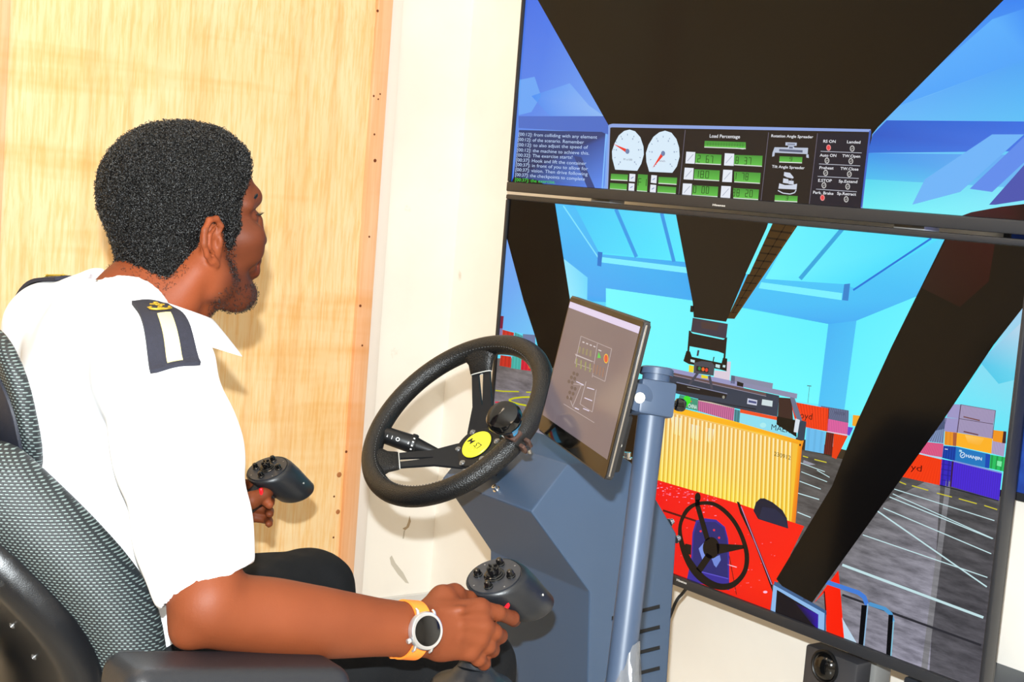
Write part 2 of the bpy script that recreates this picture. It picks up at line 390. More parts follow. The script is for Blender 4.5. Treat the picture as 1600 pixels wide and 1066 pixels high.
def text_mesh(txt, sp=1.0, bold=0.0):
    key = (txt, sp, bold)
    if key in _tc: return _tc[key]
    cu = bpy.data.curves.new('lettering', 'FONT'); cu.body = txt; cu.size = 1.0; cu.space_character = sp; cu.resolution_u = 3; cu.offset = bold
    o = bpy.data.objects.new('lettering', cu); COL.objects.link(o)
    dg = bpy.context.evaluated_depsgraph_get(); me = bpy.data.meshes.new_from_object(o.evaluated_get(dg))
    vs = [tuple(v.co) for v in me.vertices]; fs = [tuple(p.vertices) for p in me.polygons]
    bpy.data.objects.remove(o); bpy.data.curves.remove(cu); bpy.data.meshes.remove(me)
    # glyph faces of a filled curve look along +z
    wdt = max(v[0] for v in vs)
    _tc[key] = ((vs, fs), wdt); return _tc[key]
SEG = {'0': 'abcdef', '1': 'bc', '2': 'abged', '3': 'abgcd', '4': 'fgbc', '5': 'afgcd', '6': 'afgedc', '7': 'abc', '8': 'abcdefg', '9': 'abcfgd', 'F': 'afge'}
def seven(S, txt, o, dx, h, wd, col, layer=6, slope=0.06):
    """seven-segment digits; o = pixel of lower left corner"""
    for i, ch in enumerate(txt):
        if ch == ' ': continue
        x0 = o[0]+i*dx; y0 = o[1]+i*dx*slope
        q = {'a': ((0, 1), (1, 1)), 'b': ((1, .5), (1, 1)), 'c': ((1, 0), (1, .5)), 'd': ((0, 0), (1, 0)), 'e': ((0, 0), (0, .5)), 'f': ((0, .5), (0, 1)), 'g': ((0, .5), (1, .5))}
        for sg in SEG[ch]:
            (a, b), (c, d) = q[sg]; P = lambda u, v_: (x0+u*dx*.55+v_*0.8, y0-v_*h+u*dx*.55*slope)
            S.line(P(a, b), P(c, d), wd, col, layer)
def crop(sc, ox, oy):
    return lambda *P: [(ox+x/sc, oy+y/sc) for x, y in P]
YL, YR = 2.918, 1.430
def projT(x, y):
    p = onX(x, y, XT); return (-(p.y-YL), p.z)
zBot = onX(1272, 998, XT).z; zTopL = onX(796.6, 303.8, XT).z; zBotU = onX(793.8, 299, XT).z
HTV = zTopL - zBot; WTV = YL-YR; zTopU = zBotU + HTV
def tv(name, label, z0, z1, bez_b):
    t = thing(name, label, 'screen', (XT+0.02, (YL+YR)/2, z0))
    yc = (YL+YR)/2; b = 0.011
    bm = bmesh.new(); add_box(bm, (XT+0.018, yc, (z0+z1)/2), (0.03, WTV-0.006, z1-z0-0.006), bev=0.006); add_box(bm, (XT+0.052, yc, z0+0.33), (0.045, WTV*0.72, 0.44), bev=0.02)
    bm_obj('back_cover', bm, M_black, t, smooth=True)
    bm = bmesh.new(); add_box(bm, (XT+0.008, yc, z0+bez_b/2), (0.03, WTV, bez_b), bev=0.003); bm_obj('lower_bezel', bm, M_bezel, t, smooth=True)
    bm = bmesh.new(); add_box(bm, (XT+0.008, yc, z1-0.006), (0.028, WTV, 0.012), bev=0.003); bm_obj('upper_bezel', bm, M_bezel, t, smooth=True)
    for y in (YL-0.005, YR+0.005):
        bm = bmesh.new(); add_box(bm, (XT+0.008, y, (z0+bez_b+z1-0.012)/2), (0.028, 0.010, z1-z0-bez_b-0.012), bev=0.003); bm_obj('side_bezel', bm, M_bezel, t, smooth=True)
    bm = bmesh.new(); add_box(bm, (XT+0.003, yc, (z0+bez_b+z1)/2), (0.004, WTV-0.016, z1-z0-bez_b-0.02)); bm_obj('panel', bm, M_gloss, t)
    return t
tvU = tv('television', 'upper wide television showing the crane dashboard with dials', zBotU, zTopU, 0.024)
tvL = tv('television', 'lower wide television showing the container yard and red crane cab', zBot, zTopL, 0.022)
LU = Screen((XT+0.0008, YL, 0), (0, -1, 0), (0, 0, 1), (0.010, zBotU+0.0245), (WTV-0.010, zTopU-0.0125), projT)
LL = Screen((XT+0.0008, YL, 0), (0, -1, 0), (0, 0, 1), (0.010, zBot+0.0225), (WTV-0.010, zTopL-0.0125), projT)

# ---- upper picture: sky, dark cab roof, dashboard
S = LU; q = crop(2.0, 800, 0)
S.poly(q((-40, -900), (900, -900), (900, 700), (-40, 700)), (25, 90, 225), 0)
S.poly(q((20, -300), (200, -300), (320, 400), (300, 660), (0, 620)), [(30, 85, 225), (35, 95, 230), (120, 170, 245), (125, 170, 240), (105, 150, 235)], 1)
S.poly(q((20, 250), (70, 240), (90, 300), (60, 350), (20, 360)), (105, 165, 245), 2)
S.poly(q((60, 300), (180, 260), (240, 330), (290, 365), (120, 365)), [(80, 140, 240), (110, 165, 245), (135, 180, 245), (140, 185, 245), (95, 150, 240)], 2)
S.poly(q((20, 363), (300, 363), (300, 420), (280, 416), (20, 400)), (75, 110, 200), 3)
S.poly(q((1125, 420), (1500, -60), (1800, -60), (1800, 720), (1095, 660)), [(105, 190, 250), (40, 120, 240), (45, 125, 240), (110, 230, 250), (110, 215, 250)], 1)
S.poly(q((1180, 340), (1500, 60), (1620, 20), (1620, 180), (1300, 300)), [(80, 165, 250), (90, 175, 252), (60, 140, 245), (80, 165, 250), (110, 190, 252)], 2)
S.poly(q((1170, 376), (1640, 380), (1640, 472), (1110, 478), (1127, 420)), [(40, 95, 205), (55, 110, 225), (70, 120, 230), (45, 110, 215), (40, 90, 200)], 3)
S.poly(q((1112, 478), (1640, 485), (1640, 590), (1104, 560)), [(60, 150, 235), (110, 175, 245), (110, 190, 245), (75, 190, 240)], 3)
S.poly(q((1104, 560), (1640, 592), (1640, 700), (1090, 700)), [(85, 215, 240), (130, 225, 250), (140, 240, 252), (120, 250, 250)], 4)
S.poly(q((1290, 560), (1500, 420), (1600, 420), (1400, 600), (1250, 640)), (110, 180, 248), 5)
S.poly(q((1430, 590), (1640, 390), (1640, 470), (1500, 600)), (95, 140, 235), 6)
S.poly(q((1490, 640), (1640, 470), (1640, 620), (1510, 640)), (75, 85, 175), 7)
S.poly(q((80, 0), (78, -900), (1560, -900), (1536, 0), (1125, 416), (306, 400)), (7, 6, 6), 8)
S.poly([(1480, 352), (1492, 341), (1518, 331.6), (1565, 323), (1615, 317), (1615, 366)], [(35, 18, 24), (55, 26, 36), (60, 28, 36), (60, 20, 28), (20, 12, 14), (12, 9, 9)], 9)
# message box
q = crop(8.2, 795, 180)
S.poly(q((130, 190), (1190, 215), (1245, 240), (1250, 300), (1225, 900), (1200, 960), (1100, 968), (510, 915), (350, 830), (60, 795)), [(38, 58, 110), (45, 62, 118), (50, 66, 122), (60, 88, 168), (92, 140, 240), (96, 145, 245), (80, 120, 220), (62, 98, 200), (40, 62, 130), (22, 35, 80)], 9)
S.poly(q((60, 795), (350, 830), (510, 915), (500, 925), (20, 900)), (10, 14, 14), 10)
S.poly(q((830, 520), (930, 540), (1110, 950), (1010, 940)), (50, 68, 128), 10)
S.line(*q((1246, 240), (1195, 960)), 2.2, (125, 185, 255), 10); S.line(*q((510, 915), (1190, 965)), 1.6, (150, 190, 250), 10)
rows = ['[00:12]: from colliding with any element', '[00:12]: of the scenario. Remember', '[00:12]: to also adjust the speed of', '[00:12]: the machine to achieve this.', '[00:32]: The exercise starts!', '[00:37]: Hook and lift the container', '[00:37]: in front of you to allow for', '[00:37]: vision. Then drive following', '[00:37]: the checkpoints to complete', '[00:37]: the exercise.']
ends = [(1130, 303), (960, 368), (1012, 432), (1028, 508), (812, 560), (990, 640), (1012, 708), (1008, 776), (972, 840), (595, 878)]
starts = [(120, 263), (112, 330), (106, 398), (100, 464), (94, 530), (88, 592), (84, 652), (80, 716), (76, 780), (74, 845)]
for tx, a, b in zip(rows, starts, ends):
    a, b = q(a, b); S.text(tx, a, b, 5.0, (60, 215, 70) if 'the exercise.' in tx else (190, 215, 250), 11)
# dashboard
q = crop(7.105, 940, 180); p = crop(7.105, 1150, 190)
S.poly(q((80, 105), (120, 95))+p((1495, 85), (1400, 1000), (1340, 995))+q((50, 855)), (140, 165, 225), 9)
S.poly(q((95, 140), (115, 135))+p((1485, 115), (1385, 960), (1340, 968))+q((70, 835)), (30, 27, 30), 10)
S.poly(p((905, 130), (1470, 128), (1385, 960), (1340, 968), (810, 930)), (26, 28, 44), 11)
S.line(p((1490, 100))[0], p((1390, 950))[0], 3.0, (60, 95, 190), 11)
def gauge(P, ctr, needle):
    S.poly(P, [(215, 235, 250)]*len(P), 12)
    c = Vector(ctr)
    for i in range(11):
        a = math.radians(130+280*i/10); d = Vector((math.cos(a)*22.3, math.sin(a)*27.5)); S.line(c+d, c+d*0.90, 0.7, (90, 105, 135), 13)
    for i in range(0, 11, 2):
        a = math.radians(130+280*i/10); d = Vector((math.cos(a)*17.5, math.sin(a)*22)); S.disc(c+d, 1.0, 1.4, (150, 165, 190), 13, 8)
    nd = Vector(needle); dv = (c-nd).normalized(); nn = Vector((-dv.y, dv.x))*2.8
    S.poly([nd, c+nn, c-nn], (235, 60, 45), 14); S.disc(ctr, 3.2, 4.0, (110, 130, 170), 15)
def gpts(f, l): return f(*l)
gauge(q((310, 160), (250, 175), (190, 225), (145, 310), (115, 400), (118, 480), (150, 605), (395, 618), (440, 540), (468, 440), (465, 350), (430, 245), (370, 178)), q((287, 402))[0], q((130, 318))[0])
gauge(q((705, 172), (640, 190), (575, 240), (520, 330), (492, 420), (497, 520), (528, 628), (785, 640), (835, 570), (866, 460), (860, 360), (830, 265), (775, 195)), q((683, 425))[0], q((562, 592))[0])
S.text('M x100', q((240, 500))[0], q((338, 506))[0], 3, (90, 95, 115), 13); S.text('km/h', q((640, 515))[0], q((705, 522))[0], 3, (120, 100, 110), 13)
GR, GRD = (95, 190, 75), (70, 150, 60)
def lcd(P, layer=12):
    S.poly(P, [GRD, GRD, GR, GR], layer); a, b = Vector(P[3]), Vector(P[2]); S.line(a+Vector((0, .6)), b+Vector((0, .6)), 1.5, (215, 225, 215), layer+1)
for r in (((105, 650), (292, 660), (288, 722), (100, 712)), ((95, 752), (282, 765), (278, 828), (90, 816)), ((405, 655), (512, 662), (505, 845), (390, 835)), ((632, 685), (838, 695), (832, 765), (630, 752)), ((622, 785), (828, 800), (822, 868), (618, 856)), ((1145, 285), (1600, 300), (1600, 368), (1140, 350)),
          ((1045, 425), (1332, 440), (1325, 545), (1040, 530)), ((1030, 600), (1312, 615), (1305, 724), (1024, 708)), ((1012, 778), (1295, 795), (1287, 902), (1005, 885))): lcd(q(*r))
for r in (((0, 228), (88, 232), (84, 300), (0, 290)), ((-20, 370), (295, 380), (288, 492), (-20, 475)), ((-20, 555), (275, 570), (265, 682), (-20, 665)), ((-30, 738), (255, 755), (246, 862), (-30, 845)), ((485, 385), (738, 395), (732, 455), (480, 445)), ((432, 815), (685, 828), (680, 888), (428, 876))): lcd(p(*r))
S.poly(q((1150, 295), (1590, 310), (1590, 345), (1146, 332)), GRD, 13)
for i in range(14): S.line(q((1180+i*30, 300+i))[0], q((1177+i*30, 338+i))[0], 0.6, (55, 120, 50), 14)
for r in (((310, 650), (375, 655), (370, 740), (305, 735)), ((302, 755), (365, 760), (360, 845), (297, 838)), ((552, 665), (614, 670), (608, 758), (545, 750)), ((542, 770), (606, 775), (600, 862), (535, 855)), ((940, 405), (1040, 410), (1032, 540), (930, 535)), ((922, 582), (1022, 588), (1014, 718), (910, 712)), ((903, 757), (1003, 762), (995, 892), (893, 888)), ((1368, 422), (1472, 428), (1466, 563), (1358, 558)), ((1350, 605), (1452, 610), (1445, 745), (1338, 740)), ((1330, 785), (1435, 790), (1426, 926), (1318, 922))):
    S.poly(q(*r), (228, 234, 245), 12)
    a, b = q(r[3], r[1]); a, b = Vector(a), Vector(b)
    if r[0][0] > 900: S.line(a+(b-a)*.2, a+(b-a)*.8, 0.7, (130, 140, 160), 13)
    else: S.line(a+(b-a)*.3+Vector((0, -1)), a+(b-a)*.7+Vector((0, 1)), 1.4, (130, 150, 190), 13)
DG = (20, 45, 20)
seven(S, 'F1', q((405, 782))[0], 8, 11, .9, DG, 14) 
for (tx, o) in (('2 67', (1065, 520)), ('180', (1040, 690)), ('0 00', (1018, 860))): seven(S, tx, q(o)[0], 6.6 if ' ' in tx else 8, 10.5, .9, DG, 14)
for (tx, o, dx) in (('8 37', (1488, 538), 6.6), ('1 78', (1466, 712), 6.2), ('38 20', (1450, 896), 6.8)): seven(S, tx, q(o)[0], dx, 10.5, .9, DG, 14)
seven(S, '9', p((595, 438))[0], 6, 6, .7, DG, 14); seven(S, '3', p((550, 872))[0], 6, 6, .7, DG, 14)
S.line(q((928, 165))[0], q((855, 895))[0], .8, (110, 105, 125), 12); S.line(p((362, 120))[0], p((275, 895))[0], .8, (110, 105, 125), 12); S.line(p((905, 130))[0], p((810, 935))[0], .8, (110, 105, 125), 12)
WT = (235, 238, 245)
S.text('Load Percentage', q((1195, 248))[0], q((1535, 258))[0], 5.2, WT, 13, bold=.01)
S.text('Rotation Angle Spreader', p((388, 172))[0], p((855, 186))[0], 4.2, WT, 13, bold=.012); S.text('Tilt Angle Spreader', p((398, 512))[0], p((760, 530))[0], 4.2, WT, 13, bold=.012)
for tx, a, b in (('RS ON', (965, 233), (1105, 237)), ('Landed', (1228, 240), (1380, 245)), ('Auto ON', (930, 388), (1112, 393)), ('TW.Open', (1178, 395), (1378, 402)), ('Preheat', (922, 527), (1082, 532)), ('TW.Close', (1158, 536), (1358, 545)), ('E.STOP', (908, 668), (1062, 673)), ('Sp.Extend', (1138, 676), (1345, 684)), ('Park. Brake', (852, 800), (1080, 815)), ('Sp.Retract', (1120, 812), (1332, 824))):
    S.text(tx, p(a)[0], p(b)[0], 4.4, WT, 13, bold=.012)
for (x, y, on) in ((1028, 290, 1), (1290, 300, 0), (1010, 433, 0), (1275, 440, 0), (995, 570, 0), (1258, 584, 0), (976, 708, 0), (1240, 722, 0), (960, 846, 1), (1223, 863, 0)):
    c = p((x, y))[0]; S.disc(c, 3.6, 4.8, (205, 205, 205) if not on else (225, 150, 150), 13); S.disc(c, 2.5, 3.5, (70, 70, 75) if not on else (235, 70, 75), 14)
    if not on: S.line((c[0]-1.5, c[1]+1.5), (c[0]+1.5, c[1]-1), .9, (170, 170, 170), 15)
for a, b in (((940, 330), (1395, 348)), ((922, 470), (1378, 492)), ((906, 608), (1362, 632)), ((888, 750), (1340, 780))): S.line(p(a)[0], p(b)[0], .9, (190, 195, 210), 12)
# spreader icons
GY = (185, 195, 215)
for P in (((550, 230), (675, 235), (672, 270), (548, 265)), ((430, 285), (800, 292), (795, 362), (425, 345)), ((428, 285), (440, 290), (425, 385), (400, 390), (405, 345)), ((780, 365), (805, 365), (808, 405), (780, 400)), ((580, 270), (640, 272), (650, 290), (575, 288))): S.poly(p(*P), GY, 12)
for P in (((570, 245), (655, 248), (655, 258), (570, 255)), ((480, 305), (740, 318), (738, 345), (478, 330)), ((590, 280), (630, 282), (632, 300), (588, 298))): S.poly(p(*P), (90, 98, 125), 13)
for P in (((535, 560), (600, 570), (640, 620), (620, 650), (530, 600)), ((525, 630), (580, 640), (585, 690), (520, 680)), ((585, 655), (640, 660), (640, 700), (585, 695)), ((480, 685), (540, 705), (620, 705), (678, 690), (672, 755), (470, 745))): S.poly(p(*P), (205, 212, 228), 12)
S.path(p((465, 765), (520, 795), (600, 805), (650, 790), (668, 760)), 1.6, (205, 212, 228), 13); S.poly(p((545, 615), (640, 635), (640, 650), (545, 630)), (40, 38, 42), 13)
LU.build('picture', tvU)

# ---- lower picture: container yard seen from the crane cab
S = LL
SKY1, SKY2, BL1, BL2 = (105, 240, 255), (70, 205, 252), (60, 170, 242), (80, 195, 250)
S.poly([(760, 280), (1620, 330), (1620, 780), (760, 560)], [(60, 165, 245), (90, 215, 250), (110, 250, 255), (100, 225, 252)], 0)
S.poly([(760, 360), (850, 380), (860, 530), (760, 510)], [(115, 160, 240), (120, 170, 245), (120, 205, 250), (100, 170, 240)], 1)
q = crop(1.928, 770, 300)
S.poly(q((188, 30), (560, 60), (610, 345), (300, 330), (215, 300)), [BL2, (60, 175, 245), BL1, BL1, (80, 170, 245)], 1)
S.poly(q((245, 40), (555, 66), (586, 212), (330, 188), (318, 180)), [(70, 200, 250), (90, 225, 252), (85, 235, 255), (80, 230, 255), (80, 215, 252)], 2)
S.poly(q((325, 196), (590, 228), (594, 246), (325, 212)), (125, 238, 255), 3)
S.line(*q((212, 42), (322, 205)), 2.0, (130, 225, 255), 3)
S.line(*q((370, 52), (432, 196)), 5.5, (55, 155, 232), 3); S.line(*q((508, 64), (545, 210)), 5.5, (55, 150, 228), 3)
S.poly(q((316, 180), (330, 182), (326, 225), (314, 222)), (45, 120, 205), 4)
S.poly(q((205, 195), (285, 258), (283, 350), (230, 320)), [(150, 230, 255), (110, 215, 252), (120, 225, 252), (150, 235, 255)], 3)
S.poly(q((340, 290), (605, 328), (760, 350), (1010, 398), (985, 640), (340, 560)), [(120, 250, 255), (110, 245, 255), (105, 245, 255), (95, 240, 255), (110, 250, 255), (125, 255, 255)], 2)
S.poly(q((700, 90), (1360, 135), (1290, 320), (1095, 392), (1010, 398), (750, 350)), [(75, 215, 250), (85, 215, 252), (70, 190, 248), (65, 175, 245), (60, 170, 243), (70, 190, 248)], 2)
S.poly(q((912, 98), (1350, 138), (1088, 290), (1056, 278), (820, 262)), [(100, 240, 255), (75, 220, 252), (75, 215, 252), (80, 225, 255), (110, 245, 255)], 3)
S.poly(q((808, 272), (1052, 305), (1050, 326), (800, 290)), (120, 240, 255), 4)
S.line(*q((1052, 112), (925, 262)), 6.5, (50, 165, 222), 4); S.line(*q((1320, 140), (1085, 296)), 3.0, (30, 115, 215), 4)
S.poly(q((1058, 278), (1076, 276), (1070, 328), (1052, 326)), (50, 130, 205), 5)
S.poly(q((1010, 398), (1095, 388), (1058, 660), (978, 660)), [(65, 180, 245), (70, 190, 248), (80, 200, 248), (75, 195, 248)], 3)
S.poly(q((1095, 388), (1300, 305), (1120, 690), (1058, 660)), [(95, 238, 255), (100, 240, 255), (110, 248, 255), (105, 245, 255)], 3)
# right patch of sky
S.poly([(1475, 660), (1600, 470), (1600, 720), (1475, 680)], [(90, 235, 252), (165, 205, 235), (95, 235, 250), (95, 240, 252)], 2)
S.poly([(1530, 565), (1600, 500), (1600, 590), (1560, 600)], [(90, 200, 235), (190, 215, 235), (110, 215, 240), (85, 205, 235)], 3)
# ground
S.poly([(760, 560), (960, 560), (960, 760), (760, 740)], [(105, 98, 95), (130, 122, 120), (150, 148, 165), (150, 145, 158)], 3, 0.35)
S.poly([(1200, 690), (1620, 790), (1620, 1100), (1200, 1100)], [(82, 80, 78), (82, 80, 82), (78, 76, 84), (120, 118, 124)], 3, 0.42)
S.poly([(1240, 860), (1470, 740), (1450, 1080), (1240, 1040)], [(100, 98, 98), (120, 118, 122), (150, 148, 165), (140, 138, 150)], 4, 0.45)
S.poly([(1478, 750), (1486, 752), (1445, 1075), (1435, 1075)], (125, 124, 128), 5, 0.3)
q = crop(2.027, 1000, 540)
for a, b, wd in (((705, 600), (1100, 735), 1.6), ((640, 695), (1087, 862), 4), ((752, 525), (1098, 765), 2.2), ((790, 480), (1115, 612), 1.6), ((770, 515), (1112, 660), 1.6), ((805, 455), (1122, 555), 1.4), ((800, 470), (1118, 612), 1.4), ((560, 395), (600, 418), 1.2), ((508, 372), (585, 400), 1.2), ((510, 400), (592, 432), 1.2), ((505, 430), (572, 455), 1.4), ((500, 468), (567, 488), 1.6), ((498, 528), (540, 545), 1.6)):
    S.line(*q(a, b), wd, (195, 225, 230), 6)
S.line(*q((640, 790), (1080, 950)), 3.5, (45, 44, 50), 6)
q = crop(4.324, 1230, 600)
for a, b in (((758, 662), (802, 680)), ((842, 688), (952, 720)), ((1010, 738), (1112, 765)), ((1158, 776), (1280, 810)), ((1330, 822), (1418, 850)), ((105, 488), (140, 498)), ((183, 511), (265, 531))): S.line(*q(a, b), 1.6, (205, 195, 50), 6)
S.poly(q((110, 515), (190, 545), (150, 550), (105, 535)), (150, 150, 165), 5)
# far containers
def box(P, col, ribs=0, L=5, dk=0.78, grain=0.0):
    S.poly(P, col, L, grain)
    if ribs:
        a, b, c, d = [Vector(x) for x in P]
        for i in range(ribs):
            t0 = (i+.25)/ribs; t1 = (i+.6)/ribs
            S.poly([a+(b-a)*t0, a+(b-a)*t1, d+(c-d)*t1, d+(c-d)*t0], tuple(v*dk for v in col), L+.5)
box(q((20, 118), (275, 165), (270, 322), (60, 280)), (248, 62, 18), 13, 5, .86); box(q((275, 165), (282, 166), (276, 322), (270, 322)), (150, 30, 8), 0, 5)
S.text('loyd', q((70, 228))[0], q((166, 243))[0], 10, (60, 15, 5), 7)
box(q((225, 148), (415, 180), (412, 264), (275, 240)), (98, 108, 142), 12, 4, .85); S.text('MAERSK', q((315, 205))[0], q((392, 215))[0], 5, (70, 75, 105), 6)
box(q((273, 236), (412, 264), (405, 342), (268, 320)), (225, 98, 165), 12, 5, .85)
S.line(*q((268, 322), (405, 346)), 1.5, (235, 190, 215), 6)
box(q((130, 292), (258, 325), (245, 472), (118, 448)), (105, 188, 238), 3, 5, .95); box(q((262, 325), (315, 335), (300, 482), (245, 472)), (110, 28, 25), 4, 5, .7)
box(q((315, 335), (408, 352), (330, 508), (300, 496)), (242, 62, 14), 6, 5, .88)
S.poly(q((443, 210), (500, 216), (470, 290), (438, 282)), (242, 165, 40), 5); S.poly(q((410, 290), (445, 296), (420, 350), (404, 345)), (95, 70, 200), 5)
S.line(*q((150, 12), (138, 130)), .8, (90, 150, 160), 4); S.line(*q((133, 12), (162, 15)), 1.4, (80, 120, 130), 4)
LIL, LIL2 = (168, 155, 192), (158, 150, 198)
box(q((1100, 136), (1172, 140), (1162, 236), (1075, 226)), LIL2, 0); box(q((1172, 140), (1407, 180), (1392, 270), (1162, 233)), LIL, 24, 5, .86)
box(q((1065, 228), (1162, 236), (1146, 330), (1060, 320)), LIL2, 0); box(q((1162, 236), (1392, 272), (1385, 370), (1146, 328)), LIL, 24, 5, .86)
S.line(*q((1172, 140), (1147, 330)), 1.3, (80, 60, 85), 7); S.line(*q((1162, 235), (1392, 272)), .9, (90, 70, 90), 7); S.line(*q((1172, 140), (1407, 180)), .8, (110, 90, 110), 7); S.line(*q((1407, 180), (1385, 370)), 1, (100, 70, 90), 7)
S.line(*q((1190, 222), (1300, 248)), 2.0, (120, 80, 80), 7); S.line(*q((1190, 322), (1290, 345)), 2.0, (110, 70, 75), 7)
box(q((1064, 320), (1146, 330), (1140, 422), (1060, 412)), (238, 150, 40), 3, 5, .93); box(q((1146, 330), (1385, 370), (1378, 472), (1140, 420)), (252, 178, 40), 0)
S.poly(q((1200, 345), (1330, 368), (1300, 420), (1220, 400)), [(252, 200, 100), (252, 190, 70), (250, 178, 45), (252, 180, 50)], 6)
S.poly(q((1120, 330), (1146, 332), (1140, 422), (1118, 418)), (170, 95, 60), 6)
box(q((1392, 312), (1460, 320), (1450, 402), (1386, 386)), (240, 150, 35), 0); S.poly(q((1460, 320), (1480, 322), (1475, 402), (1450, 402)), (70, 40, 40), 5)
box(q((1386, 385), (1472, 402), (1462, 492), (1378, 470)), (180, 165, 205), 8, 5, .85)
box(q((1055, 418), (1140, 425), (1132, 522), (1045, 500)), (30, 68, 170), 5, 5, .85); box(q((1140, 425), (1365, 475), (1360, 572), (1132, 522)), (40, 120, 192), 0); S.poly(q((1340, 470), (1372, 478), (1364, 572), (1335, 566)), (30, 75, 180), 6)
S.disc(q((1184, 481))[0], 4.2, 4.6, (225, 240, 250), 7); S.disc(q((1184, 481))[0], 3.2, 3.6, (40, 120, 192), 8); S.line(*q((1176, 488), (1193, 474)), 1.0, (225, 240, 250), 9); S.poly(q((1162, 444), (1180, 448), (1178, 462), (1160, 458)), (170, 215, 235), 7)
S.text('HANJIN', q((1205, 494))[0], q((1313, 518))[0], 4.6, (225, 240, 250), 7, bold=.02); S.line(*q((1064, 440), (1084, 443)), 1.2, (220, 225, 240), 7)
box(q((1370, 478), (1475, 497), (1460, 592), (1362, 570)), (45, 190, 95), 3, 5, .8); S.poly(q((1418, 520), (1450, 525), (1445, 560), (1415, 552)), (130, 235, 170), 7)
box(q((1040, 508), (1116, 522), (1100, 697), (1028, 682)), (58, 42, 190), 2, 5, .85); box(q((1116, 522), (1450, 602), (1430, 788), (1100, 692)), (76, 44, 212), 22, 5, .93); S.poly(q((1112, 522), (1124, 524), (1108, 698), (1098, 696)), (60, 30, 70), 7)
S.line(*q((1116, 520), (1450, 602)), 2.2, (130, 150, 215), 7); S.line(*q((1028, 684), (1425, 790)), 1.4, (25, 25, 45), 7)
for k in range(4): S.line(*q((1040, 540+k*36), (1106, 552+k*36)), 1, (40, 28, 140), 7)
box(q((1040, 228), (1078, 232), (1062, 305), (985, 320)), (82, 95, 132), 5, 5, .8); box(q((985, 318), (1062, 300), (1055, 402), (940, 388)), (130, 150, 192), 7, 5, .7)
box(q((920, 390), (1056, 405), (1045, 497), (880, 468)), (226, 92, 138), 14, 5, .86); box(q((880, 472), (1046, 512), (1030, 686), (760, 625)), (250, 62, 18), 13, 5, .92)
S.line(*q((890, 468), (1045, 505)), 1.4, (205, 195, 225), 7); S.text('yd', q((832, 580))[0], q((906, 594))[0], 10, (90, 18, 8), 7)
# left window: far stacks and yellow paint
q = crop(6.66, 740, 480)
S.poly(q((275, 90), (312, 95), (300, 225), (270, 222)), (125, 35, 60), 4); S.poly(q((270, 222), (300, 228), (292, 320), (262, 318)), (135, 120, 165), 4)
box(q((300, 235), (418, 266), (412, 480), (285, 470)), (205, 52, 42), 3, 5, .9); box(q((280, 500), (392, 515), (386, 632), (268, 610)), (200, 48, 36), 3, 6, .9)
box(q((425, 262), (512, 300), (505, 500), (415, 490)), (75, 165, 165), 3, 5, .9); box(q((398, 512), (496, 520), (488, 652), (390, 636)), (70, 180, 170), 3, 6, .9)
box(q((510, 280), (640, 290), (640, 540), (500, 520)), (110, 122, 160), 0, 4); box(q((498, 530), (610, 545), (600, 665), (490, 652)), (215, 32, 58), 3, 6, .9); S.poly(q((560, 560), (620, 600), (600, 640), (570, 640)), (235, 90, 40), 7)
S.path(q((225, 868), (300, 876), (470, 880)), 2, (190, 190, 30), 6); S.line(*q((545, 885), (640, 888)), 2, (195, 195, 30), 6)
S.path(q((620, 935), (500, 938), (420, 948), (365, 966), (400, 990), (480, 1012), (580, 1030), (640, 1040)), 2.6, (200, 200, 20), 6)
S.line(*q((222, 990), (335, 995)), 2.4, (215, 50, 75), 6)
# spreader, traffic lamps, containers behind the yellow one
q = crop(5.921, 1040, 540)
box(q((130, 455), (300, 500), (296, 606), (100, 560)), (60, 150, 120), 0, 4); box(q((298, 510), (636, 582), (626, 700), (296, 606)), (205, 108, 160), 18, 4, .75)
S.line(*q((300, 505), (638, 578)), 2, (205, 190, 175), 5); box(q((636, 590), (690, 602), (680, 720), (630, 700)), (70, 140, 150), 2, 5, .8); box(q((690, 590), (1035, 662), (1030, 692), (686, 622)), (240, 80, 35), 0, 5)
box(q((686, 622), (1030, 690), (1215, 800), (1200, 880), (680, 720)), (140, 222, 240), 0, 4); S.text('MAER', q((970, 778))[0], q((1150, 812))[0], 9, (25, 45, 65), 6)
S.disc(q((900, 738))[0], 5, 4, (170, 235, 240), 5); S.disc(q((197, 505))[0], 6, 7, (60, 225, 45), 6); S.poly(q((165, 520), (230, 525), (190, 570)), (60, 225, 45), 6); S.line(*q((148, 502), (240, 520)), 2, (215, 80, 40), 5)
S.text('CHINA', q((205, 572))[0], q((288, 590))[0], 6, (215, 240, 230), 6, bold=.02)
S.poly(q((0, 200), (720, 350), (720, 400), (0, 260)), (150, 150, 195), 5); S.poly(q((10, 240), (1050, 465), (1032, 660), (640, 580), (40, 430)), (50, 60, 78), 6)
S.poly(q((72, 252), (930, 440), (925, 466), (480, 375), (80, 285)), (100, 78, 80), 7); S.line(*q((70, 275), (930, 470)), .8, (150, 150, 175), 8)
S.poly(q((50, 338), (570, 445), (555, 492), (50, 410)), (22, 22, 28), 7); S.line(*q((100, 340), (570, 448)), 1.4, (130, 135, 165), 8); S.disc(q((535, 478))[0], 2, 2.4, (150, 150, 140), 9); S.line(*q((200, 385), (315, 408)), .9, (150, 150, 150), 9)
S.poly(q((758, 488), (848, 507), (842, 556), (752, 540)), (200, 205, 225), 8); S.poly(q((768, 505), (840, 520), (838, 540), (764, 526)), (70, 80, 130), 9); S.poly(q((893, 497), (990, 513), (985, 567), (886, 550)), (205, 222, 225), 8)
S.line(*q((300, 500), (835, 590)), 1.6, (25, 30, 42), 7)
